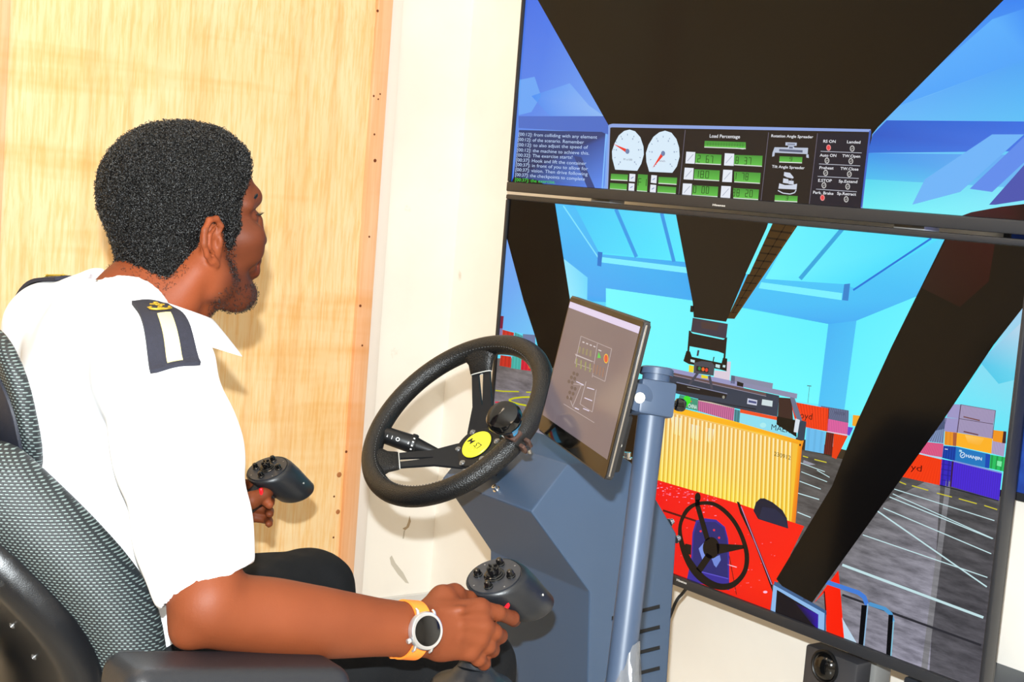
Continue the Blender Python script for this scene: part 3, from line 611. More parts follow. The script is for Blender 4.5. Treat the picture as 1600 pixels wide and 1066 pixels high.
S.poly(q((1048, 480), (1165, 490), (1178, 690), (1035, 660)), (58, 36, 34), 7); S.poly(q((1030, 655), (1200, 690), (1212, 850), (1025, 730)), (12, 10, 10), 8)
S.poly(q((1150, 478), (1192, 485), (1262, 690), (1232, 720), (1180, 600)), (105, 115, 140), 9); S.poly(q((1202, 675), (1242, 690), (1222, 808), (1184, 800)), (215, 225, 235), 10); S.poly(q((1238, 690), (1302, 705), (1282, 882), (1215, 866)), (45, 62, 82), 9)
S.poly(q((605, 275), (992, 350), (985, 400), (605, 350)), (135, 138, 165), 4); S.poly(q((605, 275), (640, 282), (640, 355), (600, 350)), (90, 95, 120), 5)
S.poly(q((718, 343), (1218, 447), (1212, 492), (1140, 480), (720, 385)), (140, 140, 172), 8); S.poly(q((660, 330), (720, 350), (716, 385), (658, 372)), (25, 22, 26), 9)
S.poly(q((562, 148), (602, 150), (590, 345), (440, 330), (450, 230), (560, 240)), (218, 205, 220), 4); S.poly(q((215, 180), (260, 190), (255, 250), (212, 245)), (235, 215, 40), 4); S.poly(q((330, 270), (390, 285), (388, 308), (328, 300)), (235, 215, 40), 6)
q = crop(3.554, 1040, 320)
DK, DK2 = (22, 18, 15), (14, 11, 11)
S.poly(q((50, 20), (580, 60), (560, 130), (445, 386), (335, 650), (155, 625), (150, 545)), (25, 20, 17), 6)
S.poly(q((595, 70), (735, 80), (735, 112), (382, 634), (340, 632), (400, 510), (455, 388)), (62, 42, 18), 6)
for i in range(13):
    t = i/12; a = Vector((600-t*235, 100+t*500)); b = Vector((725-t*330, 118+t*480))
    A, B = q(tuple(a), tuple(b)); S.line(A, B, 3.2*(1-.6*t), (30, 20, 10), 7)
S.line(*q((668, 108), (372, 600)), 1.5, (30, 20, 10), 7); S.line(*q((725, 112), (382, 630)), 1.2, (95, 62, 25), 7)
S.poly(q((575, 98), (596, 98), (464, 386), (444, 384)), (110, 245, 255), 8)
S.poly(q((138, 560), (156, 562), (152, 598), (135, 595)), DK, 6)
S.poly(q((150, 628), (345, 662), (335, 745), (140, 705)), [(60, 52, 62), (66, 56, 70), (60, 52, 70), (62, 55, 68)], 7); S.poly(q((195, 650), (300, 660), (285, 700), (200, 685)), (74, 56, 56), 8)
S.poly(q((130, 698), (150, 715), (320, 750), (342, 735), (330, 830), (290, 815), (128, 785)), (32, 25, 25), 8)
for a, b, wd in (((134, 700), (124, 830), 3), ((335, 740), (325, 860), 3)): S.line(*q(a, b), wd, DK, 7)
S.poly(q((115, 812), (135, 815), (145, 845), (310, 880), (318, 850), (342, 855), (338, 925), (300, 915), (250, 905), (128, 885), (98, 868)), DK, 8)
for P in (((138, 858), (162, 864), (160, 878), (138, 872)), ((278, 885), (302, 890), (300, 908), (276, 902)), ((318, 890), (332, 892), (330, 905), (316, 902))): S.poly(q(*P), (190, 225, 230), 9)
S.line(*q((182, 808), (176, 840)), 3, (55, 60, 75), 7); S.line(*q((268, 845), (262, 875)), 1.6, DK, 7)
S.poly(q((158, 878), (200, 868), (255, 875), (272, 892), (266, 950), (155, 935)), (70, 72, 82), 10)
S.poly(q((172, 895), (240, 905), (236, 935), (170, 922)), (30, 28, 32), 11)
for c, cc in (((188, 910), (40, 130, 70)), ((208, 914), (235, 110, 40)), ((227, 918), (225, 60, 45))): S.disc(q(c)[0], 2.4, 3, cc, 12, 12)
S.line(*q((178, 935), (132, 998)), 4, (68, 70, 85), 10); S.line(*q((242, 950), (258, 1025)), 4, (68, 70, 85), 10)
# yellow container
S.poly([(1020, 628), (1046, 634), (1142, 657), (1252, 689), (1248, 695), (1185, 677), (1045, 643), (1020, 640)], [(252, 190, 35), (252, 190, 35), (255, 200, 30), (250, 170, 25), (240, 150, 25), (252, 195, 40), (250, 185, 35), (250, 185, 35)], 8)
S.poly([(1015, 638), (1045, 643), (1185, 677), (1247, 694), (1240, 822), (1160, 790), (1010, 745)], [(240, 190, 120), (238, 200, 130), (245, 215, 100), (245, 190, 60), (245, 205, 50), (250, 225, 70), (245, 215, 80)], 8)
for i in range(34):
    t = i/34; u = t*222; xa, ya = 1018+u, 638.5+u*.244; xb, yb = 1012+u*1.01, 746+u*.335
    S.poly([(xa, ya), (xa+2.6, ya+.7), (xb+2.6, yb+.9), (xb, yb)], [(255, 240, 190), (255, 238, 180), (255, 240, 120), (255, 235, 110)], 9)
    S.poly([(xa+3.0, ya+.8), (xa+4.4, ya+1.1), (xb+4.4, yb+1.5), (xb+3.0, yb+1)], [(222, 160, 70), (225, 165, 60), (222, 170, 35), (220, 168, 30)], 9)
for P in (((1048, 650), (1066, 654), (1064, 682), (1052, 678)), ((1076, 662), (1094, 666), (1092, 690), (1078, 684)), ((1102, 668), (1116, 671), (1112, 694), (1104, 690))): S.poly(P, [(235, 232, 215), (235, 230, 205), (245, 230, 150), (245, 230, 150)], 8.7)
S.poly([(1247, 690), (1256, 688), (1253, 700), (1242, 826), (1236, 818)], [(250, 175, 30), (240, 150, 30), (235, 130, 30), (240, 120, 20), (245, 150, 30)], 9); S.disc((1250, 695.5), 1.4, 2, (40, 25, 15), 10, 8)
S.text('230912', (1209, 712), (1235, 719), 6.5, (90, 72, 25), 11)
# red cab, mirror, wiper, wheel
q = crop(4.44, 1020, 720)
RD = (252, 28, 12)
S.poly(q((-60, 105), (15, 130), (600, 300), (700, 335), (1050, 455), (960, 640), (885, 830), (832, 860), (820, 1060), (-60, 760)), [(240, 20, 25), (245, 22, 22), (248, 25, 20), RD, (250, 30, 15), (250, 30, 10), (252, 35, 5), (252, 35, 5), (240, 25, 5), (235, 15, 20)], 10)
r_ = random.Random(3)
for i in range(70):
    u = r_.random(); x = 20+u*420; y = 150+u*110+abs(r_.gauss(0, 55)); S.disc(q((x, y))[0], r_.uniform(.5, 2.2), r_.uniform(.4, 1.0), r_.choice([(255, 120, 150), (255, 90, 110), (255, 150, 190)]), 11, 8)
for i in range(26): S.disc(q((r_.uniform(180, 850), r_.uniform(420, 920)))[0], r_.uniform(.5, 1.8), r_.uniform(.4, .9), (255, 110, 130), 11, 8)
S.disc(q((780, 912))[0], 3.4, 2, (255, 190, 220), 11)
S.line(*q((70, 345), (320, 425)), 3.2, (90, 8, 12), 11); S.line(*q((530, 660), (580, 930)), 1.2, (90, 8, 8), 11); S.line(*q((515, 720), (582, 740)), 1.4, (255, 190, 205), 12)
S.poly(q((745, 262), (775, 262), (832, 290), (900, 345), (930, 400), (940, 472), (730, 405), (698, 348), (715, 290)), (24, 28, 50), 12); S.poly(q((760, 320), (850, 335), (920, 400), (938, 468), (735, 402)), (30, 38, 68), 13)
S.poly(q((582, 282), (600, 290), (660, 420), (830, 850), (832, 915), (700, 560), (605, 362)), (14, 10, 20), 12); S.line(*q((612, 318), (826, 860)), 1.3, (190, 140, 190), 13)
S.poly(q((300, 415), (360, 400), (440, 410), (500, 460), (522, 540), (530, 640), (530, 900), (235, 830), (265, 690), (275, 500)), (52, 42, 150), 12)
S.poly(q((310, 425), (435, 425), (495, 470), (515, 560), (520, 815), (275, 750), (285, 510)), (35, 38, 112), 13); S.line(*q((272, 755), (525, 820)), 1.6, (90, 80, 200), 14)
for c in ((332, 490), (425, 482), (460, 535), (360, 465)): S.disc(q(c)[0], 1.8, 1.8, (225, 40, 70), 14, 10)
S.poly(q((318, 610), (360, 562), (372, 640), (345, 692)), (120, 145, 225), 14); S.poly(q((408, 680), (465, 655), (472, 690), (440, 742), (425, 725)), (110, 135, 215), 14)
S.poly(q((225, 575), (268, 585), (265, 655), (215, 640)), (15, 10, 12), 14)
O = [(330, 283), (420, 286), (505, 335), (580, 420), (636, 530), (668, 650), (658, 760), (610, 840), (540, 890), (450, 895), (350, 855), (270, 780), (215, 680), (180, 560), (178, 450), (212, 355), (262, 305)]
N = [(335, 308), (415, 313), (490, 362), (558, 440), (608, 540), (636, 650), (628, 748), (585, 815), (525, 850), (450, 848), (370, 805), (305, 735), (250, 650), (212, 550), (202, 455), (232, 378), (278, 328)]
O = [(v.x, v.y) for v in catmull([V(x, y, 0) for x, y in O], 4, True)]; N = [(v.x, v.y) for v in catmull([V(x, y, 0) for x, y in N], 4, True)]
K = (14, 10, 12)
for i in range(len(O)): S.poly(q(O[i], O[(i+1) % len(O)], N[(i+1) % len(O)], N[i]), K, 15)
S.poly(q((295, 320), (330, 315), (395, 540), (365, 560)), K, 15); S.poly(q((440, 575), (625, 585), (635, 610), (450, 650)), K, 15); S.poly(q((375, 640), (415, 665), (335, 780), (300, 750)), K, 15)
S.disc(q((405, 605))[0], 13, 17, K, 15); S.disc(q((312, 255))[0], 4.6, 7.5, K, 15); S.line(*q((308, 270), (312, 320)), 7, K, 15)
# dark bottom sill of the picture, little screen, rails
q = crop(4.324, 1230, 880)
S.poly(q((345, 50), (357, 160), (385, 510), (265, 470), (250, 200), (180, 270)), (252, 35, 8), 11); S.line(*q((250, 190), (262, 350)), 2, (60, 5, 5), 12)
S.poly(q((370, 368), (395, 415), (475, 550), (385, 520)), (190, 215, 235), 11)
q2 = crop(5.173, 1040, 860)
S.poly(q2((880, 250), (1300, 490), (1290, 690), (840, 520)), (60, 95, 140), 12); S.poly(q2((872, 280), (1285, 510), (1280, 690), (848, 520)), (140, 185, 235), 13); S.poly(q2((900, 320), (1235, 520), (1230, 700), (885, 520)), (8, 7, 22), 14)
S.poly(q2((1040, 420), (1235, 520), (1232, 640), (1170, 580)), [(12, 8, 40), (55, 20, 170), (45, 15, 170), (20, 10, 70)], 15)
RB = (70, 125, 215)
def rail(P, c1, wd):
    S.path(P, wd, c1, 13)
    for p_ in P[1:-1]: S.disc(p_, wd/2, wd/2, c1, 13, 10)
S.path(q((118, 250), (112, 130), (130, 95)), 4.2, (55, 72, 105), 13); rail(q((125, 100), (155, 92), (480, 200), (520, 230), (540, 285)), RB, 7)
S.path(q((522, 285), (500, 560)), 9, (10, 10, 14), 13.5); S.path(q((545, 275), (518, 560)), 2.0, (140, 180, 215), 14)
rail(q((552, 275), (660, 310), (700, 345), (715, 400)), (80, 150, 205), 6); S.path(q((700, 350), (682, 640)), 7, (10, 10, 14), 13.5); S.path(q((720, 390), (700, 640)), 2.0, (130, 190, 215), 14)
# cab pillars
PB = (9, 7, 7)
S.poly([(786, 295), (867, 300), (867, 316), (889.5, 460), (905, 560), (850, 580), (837, 528), (818, 470), (793, 376), (783, 345)], PB, 16)
S.poly([(1466, 360), (1620, 360), (1620, 445), (1600, 479), (1552, 540), (1473, 658), (1269, 942), (1222, 916), (1213, 905), (1300, 760), (1340, 658), (1394, 540), (1477, 372)], PB, 16)
S.poly([(1480, 372), (1555, 378), (1545, 440), (1500, 480), (1440, 450)], [(45, 14, 16), (48, 8, 12), (40, 6, 8), (30, 8, 8), (36, 18, 18)], 17)  # dark red reflection on the screen, painted into the picture over the pillar
LL.build('picture', tvL)
# maker's name on the bezels
def print_on(txt, a, b, h, X, parent, m, dy=0.0):
    (vs, fs), wd = text_mesh(txt, 1.0, 0.01)
    A, B, Tp = onX(*a, X), onX(*b, X), onX(a[0], a[1]-h, X); ux = (B-A)/wd; ux.z = 0; uy = V(0, 0, (Tp-A).length/0.7)
    mesh_obj('lettering', [A+ux*v[0]+uy*v[1] for v in vs], fs, m, parent)
print_on('Hisense', (1113, 321.5), (1133, 323), 3.2, XT-0.0075, tvU, M_white)
print_on('Hisense', (1590, 357.3), (1610, 359), 3.2, XT-0.0075, tvU, M_white) if False else None
print_on('Hisense', (1057, 907.5), (1072.5, 913.5), 3.6, XT-0.0075, tvL, M_white)
# stand that carries both screens
t = thing('screen_stand', 'silver-grey steel stand carrying both televisions', 'stand', (XT+0.12, (YL+YR)/2, 0))
M_silver = mat('silver_paint', (176, 176, 174), 0.35, 0.4)
for y in (onX(1358, 1040, XT+0.12).y, YL-0.24):
    bm = bmesh.new(); add_box(bm, (XT+0.12, y, 1.0), (0.05, 0.075, 2.0), bev=0.008); bm_obj('upright', bm, M_silver, t, smooth=True)
    bm = bmesh.new(); add_box(bm, (XT+0.10, y, 0.02), (0.36, 0.07, 0.04), bev=0.008); bm_obj('foot', bm, M_silver, t, smooth=True)
for z in (zBot+0.45, zBotU+0.45):
    bm = bmesh.new(); add_box(bm, (XT+0.088, (YL+YR)/2, z), (0.03, WTV*0.8, 0.06), bev=0.004); bm_obj('cross_rail', bm, M_silver, t, smooth=True)
# ---------------------------------------------------------------- things below the screens
xs = XT+0.03
p0 = onX(1259, 1003, xs); p1 = onX(1341, 1031, xs)
cy = (p0.y+p1.y)/2; wsp = abs(p0.y-p1.y); zt = p0.z-0.004
t = thing('loudspeaker', 'black loudspeaker with one shiny round cone under the lower screen', 'speaker', (xs+0.022, cy, 0))
bm = bmesh.new(); add_box(bm, (xs+0.022, cy, zt/2), (0.044, wsp, zt), bev=0.006); bm_obj('cabinet', bm, mat('charcoal_vinyl', (52, 52, 56), 0.5, bump=('noise', 500, 0.2)), t, smooth=True)
cs = onX(1289, 1042, xs)
for k in range(2):
    z = cs.z - k*0.17; r = 0.030 if k == 0 else 0.05
    F = frame_z((xs-0.0005, cs.y, z), (-1, 0, 0))
    bm = bmesh.new(); add_lathe(bm, [(r*1.12, -0.002), (r*1.12, 0.002), (r*1.0, 0.003), (r*.93, 0.001)], F, 28, cap=False); bm_obj('surround', bm, M_black, t, smooth=True, auto=40)
    bm = bmesh.new(); add_lathe(bm, [(r*.95, 0.000), (r*.8, 0.006), (r*.5, 0.012), (r*.2, 0.0145), (0.0, 0.015)], F, 28); bm_obj('cone', bm, M_gloss, t, smooth=True, auto=40)
pc = onX(1410, 1056, xs+0.02); pc.y -= 0.032
t = thing('computer_case', 'dark computer case standing beneath the right end of the lower screen', 'computer', (xs+0.2, pc.y, 0))
bm = bmesh.new(); add_box(bm, (xs+0.2, pc.y-0.03, pc.z/2), (0.36, 0.12, pc.z), bev=0.006); bm_obj('case', bm, mat('slate_metal', (40, 50, 62), 0.4, 0.3), t, smooth=True)
bm = bmesh.new(); add_box(bm, (xs+0.018, pc.y-0.03, pc.z/2), (0.012, 0.105, pc.z-0.02), bev=0.004); bm_obj('front_panel', bm, M_black, t, smooth=True)
bm = bmesh.new(); add_tube(bm, catmull([onX(1073, 919, XT+0.02), onX(1066, 928, XT+0.03), onX(1056, 941, XT+0.02), onX(1040, 980, XT-0.02), V(2.08, 2.25, 0.2), V(2.1, 2.3, 0.01)], 6), 0.0035, 8)
o = bm_obj('power_cable', bm, M_dark, None, smooth=True); o['label'] = 'short black cable hanging from the lower screen behind the console'; o['category'] = 'cable'

# ---------------------------------------------------------------- steering console
M_steel = mat('blue_grey_powder_coat', (62, 80, 104), 0.44, spec=0.4, noise=(3, (58, 75, 98)), bump=('noise', 900, 0.12))
YRt = at(829, 801, 2.36).y; WD = 0.29
sh = 0.014
def cpt(x, y, up): return onY(x, y, YRt + (sh if up else 0))
Fp = cpt(922, 926, 0); Cp = cpt(829.5, 800, 1); Bp = cpt(887, 725.6, 1); T0 = cpt(974, 716, 1); T1 = cpt(986, 722, 1); TR_ = cpt(1022, 776, 1); CR = cpt(1057.5, 834, 0); RB_ = cpt(1055.5, 1066, 0)
RB_ = V(CR.x+0.03, YRt, 0.0); FB = V(Fp.x+0.055, YRt, 0.0)
prof = [FB, Fp, Cp, Bp, T0, T1, TR_, CR, RB_]
YLft = YRt+WD
t_con = thing('steering_console', 'blue-grey faceted metal console behind the steering wheel', 'console', (1.65, YRt+WD/2, 0))
vs = list(prof); n = len(prof)
for p in prof: vs.append(V(p.x, YLft - (p.y-YRt), p.z))
bm = bmesh.new(); bv = [bm.verts.new(v) for v in vs]
for i in range(n):
    j = (i+1) % n; bm.faces.new((bv[i], bv[j], bv[n+j], bv[n+i]))
# right / left sides: lower panel (FB,F,CR,RB) and upper panel
for off in (0, n):
    lo = [0, 1, 7, 8]; up = [1, 2, 3, 4, 5, 6, 7]
    for f in (lo, up): bm.faces.new([bv[off+i] for i in f])
bmesh.ops.recalc_face_normals(bm, faces=bm.faces)
bmesh.ops.bevel(bm, geom=[e for e in bm.edges if e.calc_face_angle(0) > 0.1], offset=0.0035, segments=2, profile=0.5, affect='EDGES')
bm_obj('housing', bm, M_steel, t_con, smooth=True, auto=20)
# ventilation slots
M_slot = mat('slot_shadow', (9, 10, 12), 0.8)
q = crop(4.335, 880, 820)
for i in range(5):
    y0 = 575+i*139.5
    pts = [onY(*c, YRt-0.0005) for c in q((330, 622+i*139.5), (655, 542+i*139), (655, 571+i*139), (330, 651+i*139.5))]
    a, b, c, d = pts
    mesh_obj('vent_slot', pts + [p+V(0, 0.004, 0) for p in pts], [(0, 3, 2, 1), (0, 1, 5, 4), (1, 2, 6, 5), (2, 3, 7, 6), (3, 0, 4, 7), (4, 5, 6, 7)], M_slot, t_con)
    bm = bmesh.new(); add_tube(bm, [d+V(0, -.0005, 0), c+V(0, -.0005, 0)], 0.0012, 6); bm_obj('slot_lip', bm, M_steel, t_con, smooth=True)
def bolt(p, nrm, r, parent, m=M_chrome, h=None, name='bolt'):
    h = h or r*0.9; bm = bmesh.new(); F = frame_z(p, nrm)
    add_lathe(bm, [(r*1.5, -0.001), (r*1.5, r*.25), (r, r*.25), (r, h), (r*.55, h*1.02), (r*.5, h*.6), (0, h*.6)], F, 12); return bm_obj(name, bm, m, parent, smooth=True)
nf = (Bp-Cp).cross(V(0, 1, 0)).normalized(); nf = -nf if nf.x > 0 else nf
d = ray(776, 765); tt = (Cp-CAM).dot(nf)/d.dot(nf); bolt(CAM+d*tt, nf, 0.0045, t_con, h=0.009)
nt_ = (CR-TR_).cross(V(0, 1, 0)).normalized(); nt_ = nt_ if nt_.x > 0 else -nt_
for (x, y) in ((1046, 817), (1056, 843)): bolt(onY(x, y, YRt+0.02), (1, 0, 0.3), 0.005, t_con, h=0.008)
bolt(onY(980, 716, YRt+0.03), (0, 0, 1), 0.006, t_con, h=0.01)

# ---------------------------------------------------------------- steering wheel
M_leather = mat('black_perforated_leather', (13, 13, 14), 0.40, spec=0.4, bump=('voronoi', 520, 0.55, 0.0010))
M_spoke = mat('satin_black_metal', (17, 19, 23), 0.45, spec=0.3)
Wc = at(711.95, 653.45, 2.334); az, el = math.radians(183.3), math.radians(43.9)
Wn = V(math.cos(az)*math.cos(el), math.sin(az)*math.cos(el), math.sin(el)); Wu = V(0, 0, 1).cross(Wn).normalized(); Wv = Wn.cross(Wu)
FWh = frame(Wc, Wu, Wv, Wn)
def wp(r, a, h=0.0): a = math.radians(a); return V(r*math.cos(a), r*math.sin(a), h)
t = thing('steering_wheel', 'black leather three-spoke steering wheel with a yellow hub badge', 'steering wheel', tuple(Wc - Wn*0.09))
R, rt_, HUBZ = 0.16, 0.0165, -0.07
bm = bmesh.new(); add_tube(bm, [FWh @ wp(R, k*360/96) for k in range(96)], rt_, 20, closed=True); bm_obj('rim', bm, M_leather, t, smooth=True)
# stitching on the inside of the rim
bm = bmesh.new()
M_thread = mat('grey_thread', (92, 95, 98), 0.7)
for k in range(150):
    a = k*2.4+1
    for s in (-1, 1):
        c0 = FWh @ (wp(R-rt_*0.93, a-0.45, 0.0085+s*0.0022) + wp(0.002, a)); c1 = FWh @ (wp(R-rt_*0.93, a+0.45, 0.0085+s*0.0022)+wp(0.002, a))
        add_tube(bm, [c0, c1], 0.00045, 4)
o = bm_obj('stitching', bm, M_thread, t, kind='stuff')
SPK = (117, 230, -3)
for a in SPK:
    p0 = wp(0.036, a, HUBZ); p1 = wp(0.152, a, -0.004); ax = (p1-p0); L = ax.length; ax.normalize(); ac = wp(1, a+90); nn = ax.cross(ac)
    F = FWh @ frame(p0, ax, ac, nn)
    w0, w1, sw = 0.024, 0.0175, 0.0048
    x0, x1 = 0.042, 0.095
    bm = bmesh.new()
    for s in (-1, 1):     # two rails with the slot between them, joined at both ends
        P = [(-0.012, s*0.0), (x0, s*0.0), (x0, s*0.0008), (x1, s*sw), (x1+0.004, s*0.0), (L, 0), (L, s*w1), (x0, s*(w0-0.005)), (0.0, s*0.031), (-0.012, s*0.031)]
        if s < 0: P = P[::-1]
        add_prism(bm, P, -0.002, 0.002, F)
    bm_obj('spoke', bm, M_spoke, t, smooth=True)
    # leather sleeve where the spoke meets the rim
    bm = bmesh.new(); m_ = 9; rings = []
    prof_ = [(L-0.036, 0.0195, 0.0045), (L-0.034, 0.021, 0.0062), (L-0.018, 0.0235, 0.0085), (L-0.004, 0.034, 0.0125), (L+0.006, 0.046, 0.014)]
    for (x, hw, ht) in prof_:
        rings.append([bm.verts.new(F @ V(x, hw*math.copysign(abs(math.cos(b))**.6, math.cos(b)), ht*math.copysign(abs(math.sin(b))**.8, math.sin(b)))) for b in [2*math.pi*k/20 for k in range(20)]])
    for A, B in zip(rings, rings[1:]):
        for k in range(20): bm.faces.new((A[k], A[(k+1) % 20], B[(k+1) % 20], B[k]))
    bm.faces.new(rings[0]); bm.faces.new(rings[-1]); bm_obj('spoke_sleeve', bm, M_leather, t, smooth=True, auto=50)
    bm = bmesh.new(); add_tube(bm, [F @ V(L-0.036, 0.0198*math.copysign(abs(math.cos(b))**.6, math.cos(b)), 0.005*math.copysign(abs(math.sin(b))**.8, math.sin(b))) for b in [2*math.pi*k/28 for k in range(28)]], 0.0009, 5, closed=True); bm_obj('sleeve_seam', bm, mat('pale_seam', (190, 190, 185), 0.6) if a == 117 else bpy.data.materials['pale_seam'], t, smooth=True)
bm = bmesh.new(); hp = []
for k in range(48):
    a = k*7.5; r = 0.045+0.006*max(math.cos(math.radians(3*(a-117))), -0.4); hp.append((r*math.cos(math.radians(a)), r*math.sin(math.radians(a))))
add_prism(bm, hp, HUBZ-0.004, HUBZ+0.0025, FWh, bev=0.001, seg=1); bm_obj('hub_plate', bm, M_spoke, t, smooth=True)
M_yel = mat('yellow_badge', (238, 232, 50), 0.4)
bm = bmesh.new(); add_lathe(bm, [(0.0272, HUBZ+0.002), (0.0272, HUBZ+0.005), (0.0262, HUBZ+0.0062), (0, HUBZ+0.0066)], FWh, 40); bdg = bm_obj('hub_badge', bm, M_yel, t, smooth=True)
bm = bmesh.new(); add_lathe(bm, [(0.0285, HUBZ+0.001), (0.0285, HUBZ+0.004), (0.0272, HUBZ+0.004)], FWh, 40); bm_obj('badge_ring', bm, M_black, t, smooth=True)
M_ink = mat('black_print', (25, 25, 20), 0.6)
def print_flat(txt, org, ex, ey, wdt, hgt, m, parent, name='lettering', shear=0.0):
    (vs, fs), wd = text_mesh(txt, 1.0, 0.012); ex = Vector(ex)*(wdt/wd); ey = Vector(ey)*(hgt/0.7)
    return mesh_obj(name, [Vector(org)+ex*(v[0]+shear*v[1])+ey*v[1] for v in vs], fs, m, parent)
# the badge has been mounted the other way up
e1 = (FWh.to_3x3() @ wp(1, 165)); e2 = (FWh.to_3x3() @ wp(1, 255))
print_flat('M', FWh @ V(-0.003, 0.004, HUBZ+0.0069)+e1*0.001, e1, e2, 0.0135, 0.010, M_ink, bdg, shear=.25); print_flat('LS', FWh @ V(0.017, -0.000, HUBZ+0.0069), e1, e2, 0.015, 0.010, M_ink, bdg, shear=.25); print_flat('o', FWh @ V(0.0075, -0.007, HUBZ+0.0069), e1, e2, 0.005, 0.006, M_ink, bdg)
bm = bmesh.new(); add_tube(bm, [FWh @ (wp(0.006, k*30, HUBZ+0.0067)+V(-0.002, -0.011, 0)) for k in range(12)], 0.0004, 4, closed=True); bm_obj('emblem_ring', bm, mat('ochre_print', (200, 190, 40), .5), bdg)
for k in range(6): bolt(FWh @ (wp(0.0385, 27+60*k, HUBZ+0.002)), FWh.to_3x3() @ V(0, 0, 1), 0.0036, t, mat('zinc', (150, 150, 150), .35, .8) if k == 0 else bpy.data.materials['zinc'], h=0.003)
bm = bmesh.new(); add_lathe(bm, [(0.043, HUBZ-0.018), (0.043, HUBZ-0.008), (0.04, HUBZ-0.004)], FWh, 32); bm_obj('boss_plate', bm, mat('white_plastic', (232, 232, 232), .4), t, smooth=True)
COLZ = -(Cp-Wc).dot(nf)/(-Wn.dot(nf)) - 0.012
bm = bmesh.new(); dcol = ray(756, 712); pcol = CAM+dcol*((Cp-CAM).dot(nf)/dcol.dot(nf)); hc_ = FWh @ V(0, 0, HUBZ-0.016); add_tube(bm, [hc_, hc_.lerp(pcol, .4), pcol+(pcol-hc_).normalized()*.012], [.024, .022, .022], 24); bm_obj('column', bm, M_black, t, smooth=True)
# indicator stalk, ribbed collar and printed marks
sa, sb = at(599, 679, 2.42), at(688, 709, 2.42); ax = (sb-sa); Ls = ax.length; Fs = frame_z(sa, ax, FW)
st = thing('indicator_stalk', 'black indicator stalk with white printed marks behind the steering wheel', 'switch', tuple(sb))
bm = bmesh.new(); add_lathe(bm, [(0.0125, 0.0), (0.0145, 0.004), (0.0155, 0.045), (0.0155, 0.050)], Fs, 24); add_lathe(bm, [(0.014, 0.055), (0.0125, 0.062), (0.006, Ls), (0.006, Ls+0.10)], Fs, 24); bm_obj('lever', bm, M_black, st, smooth=True)
bm = bmesh.new(); add_lathe(bm, [(0.0172, 0.047), (0.0178, 0.049), (0.0178, 0.054), (0.0165, 0.057)], Fs, 24); bm_obj('turn_collar', bm, M_black, st, smooth=True)
tow = (CAM-sa).normalized(); sx = ax.normalized(); sy = (tow - sx*tow.dot(sx)).normalized(); sv = sx.cross(sy)*-1
sv = sv if sv.dot(UP) > 0 else -sv
for z, kind in ((0.008, 'wedge'), (0.016, 'bar'), (0.026, 'ring'), (0.0445, 'wedge')):
    c = sa+sx*z+sy*0.0153
    bm = bmesh.new()
    if kind == 'ring': add_tube(bm, [c+sx*0.0028*math.cos(k)+sv*0.0028*math.sin(k) for k in np.linspace(0, 2*math.pi, 13)[:-1]], 0.0006, 4, closed=True)
    elif kind == 'bar': add_tube(bm, [c-sv*0.003, c+sv*0.003], 0.0005, 4)
    else: add_tube(bm, [c-sv*0.002, c+sv*0.002], [0.0012, 0.0002], 5)
    bm_obj('mark', bm, M_white, st)
for k in range(4):
    b = -0.5+k*0.36; c = sa+sx*0.0515+(sy*math.cos(b)+sv*math.sin(b))*0.0178; bm = bmesh.new(); add_box(bm, (0, 0, 0), (0.003, 0.0018, 0.001), frame_z(c, sy*math.cos(b)+sv*math.sin(b), sx)); bm_obj('mark', bm, M_white, st)
# spinner knob clamped to the rim
ka = -3.5
kp = FWh @ wp(R, ka); kn = (FWh.to_3x3() @ (V(0, 0, 1)+wp(0.34, ka))).normalized()
kt = thing('spinner_knob', 'glossy black spinner knob clamped to the right side of the steering wheel', 'knob', tuple(kp))
Fk = frame_z(kp+kn*rt_, kn, FWh.to_3x3() @ wp(1, ka))
KZ = 0.84
bm = bmesh.new(); add_lathe(bm, [(r, z*KZ) for r, z in [(0.0095, 0.006), (0.0105, 0.012), (0.0145, 0.026), (0.0225, 0.040), (0.0272, 0.052), (0.0272, 0.060), (0.0235, 0.068), (0.0130, 0.0735), (0, 0.075)]], Fk, 32); bm_obj('knob_head', bm, M_gloss, kt, smooth=True)
def strip(z0, z1, r0, r1, col, nm):
    vs = []; 
    for z, r in ((z0, r0), (z1, r1)):
        for k in range(5): b = math.radians(-26+k*13); vs.append(Fk @ V((r+.0005)*math.cos(b), (r+.0005)*math.sin(b), z*KZ))
    mesh_obj('sticker_stripe', vs, [(k, k+1, 6+k, 5+k) for k in range(4)], mat(nm, col, .35), kt)
strip(0.012, 0.026, 0.0105, 0.0145, (60, 160, 215), 'blue_sticker'); strip(0.026, 0.032, 0.0145, 0.0178, (235, 205, 60), 'yellow_sticker'); strip(0.032, 0.040, 0.0178, 0.0225, (200, 60, 50), 'red_sticker'); strip(0.040, 0.052, 0.0225, 0.0275, (70, 165, 220), 'sky_sticker')
M_rust = mat('rusty_metal', (110, 78, 66), 0.5, 0.4, noise=(120, (50, 40, 38)))
tg = FWh.to_3x3() @ wp(1, ka+90); rd = FWh.to_3x3() @ wp(1, ka)
bm = bmesh.new()
rg = [[bm.verts.new(kp+tg*z+(rd*math.cos(b)+kn*math.sin(b))*r) for b in np.linspace(0, 2*math.pi, 25)[:-1]] for z, r in ((-0.011, rt_+.0004), (-0.011, rt_+.0024), (0.011, rt_+.0024), (0.011, rt_+.0004))]
for A, B in zip(rg, rg[1:]):
    for k in range(24): bm.faces.new((A[k], A[(k+1) % 24], B[(k+1) % 24], B[k]))
bm_obj('clamp_band', bm, M_black, kt, smooth=True, auto=40)
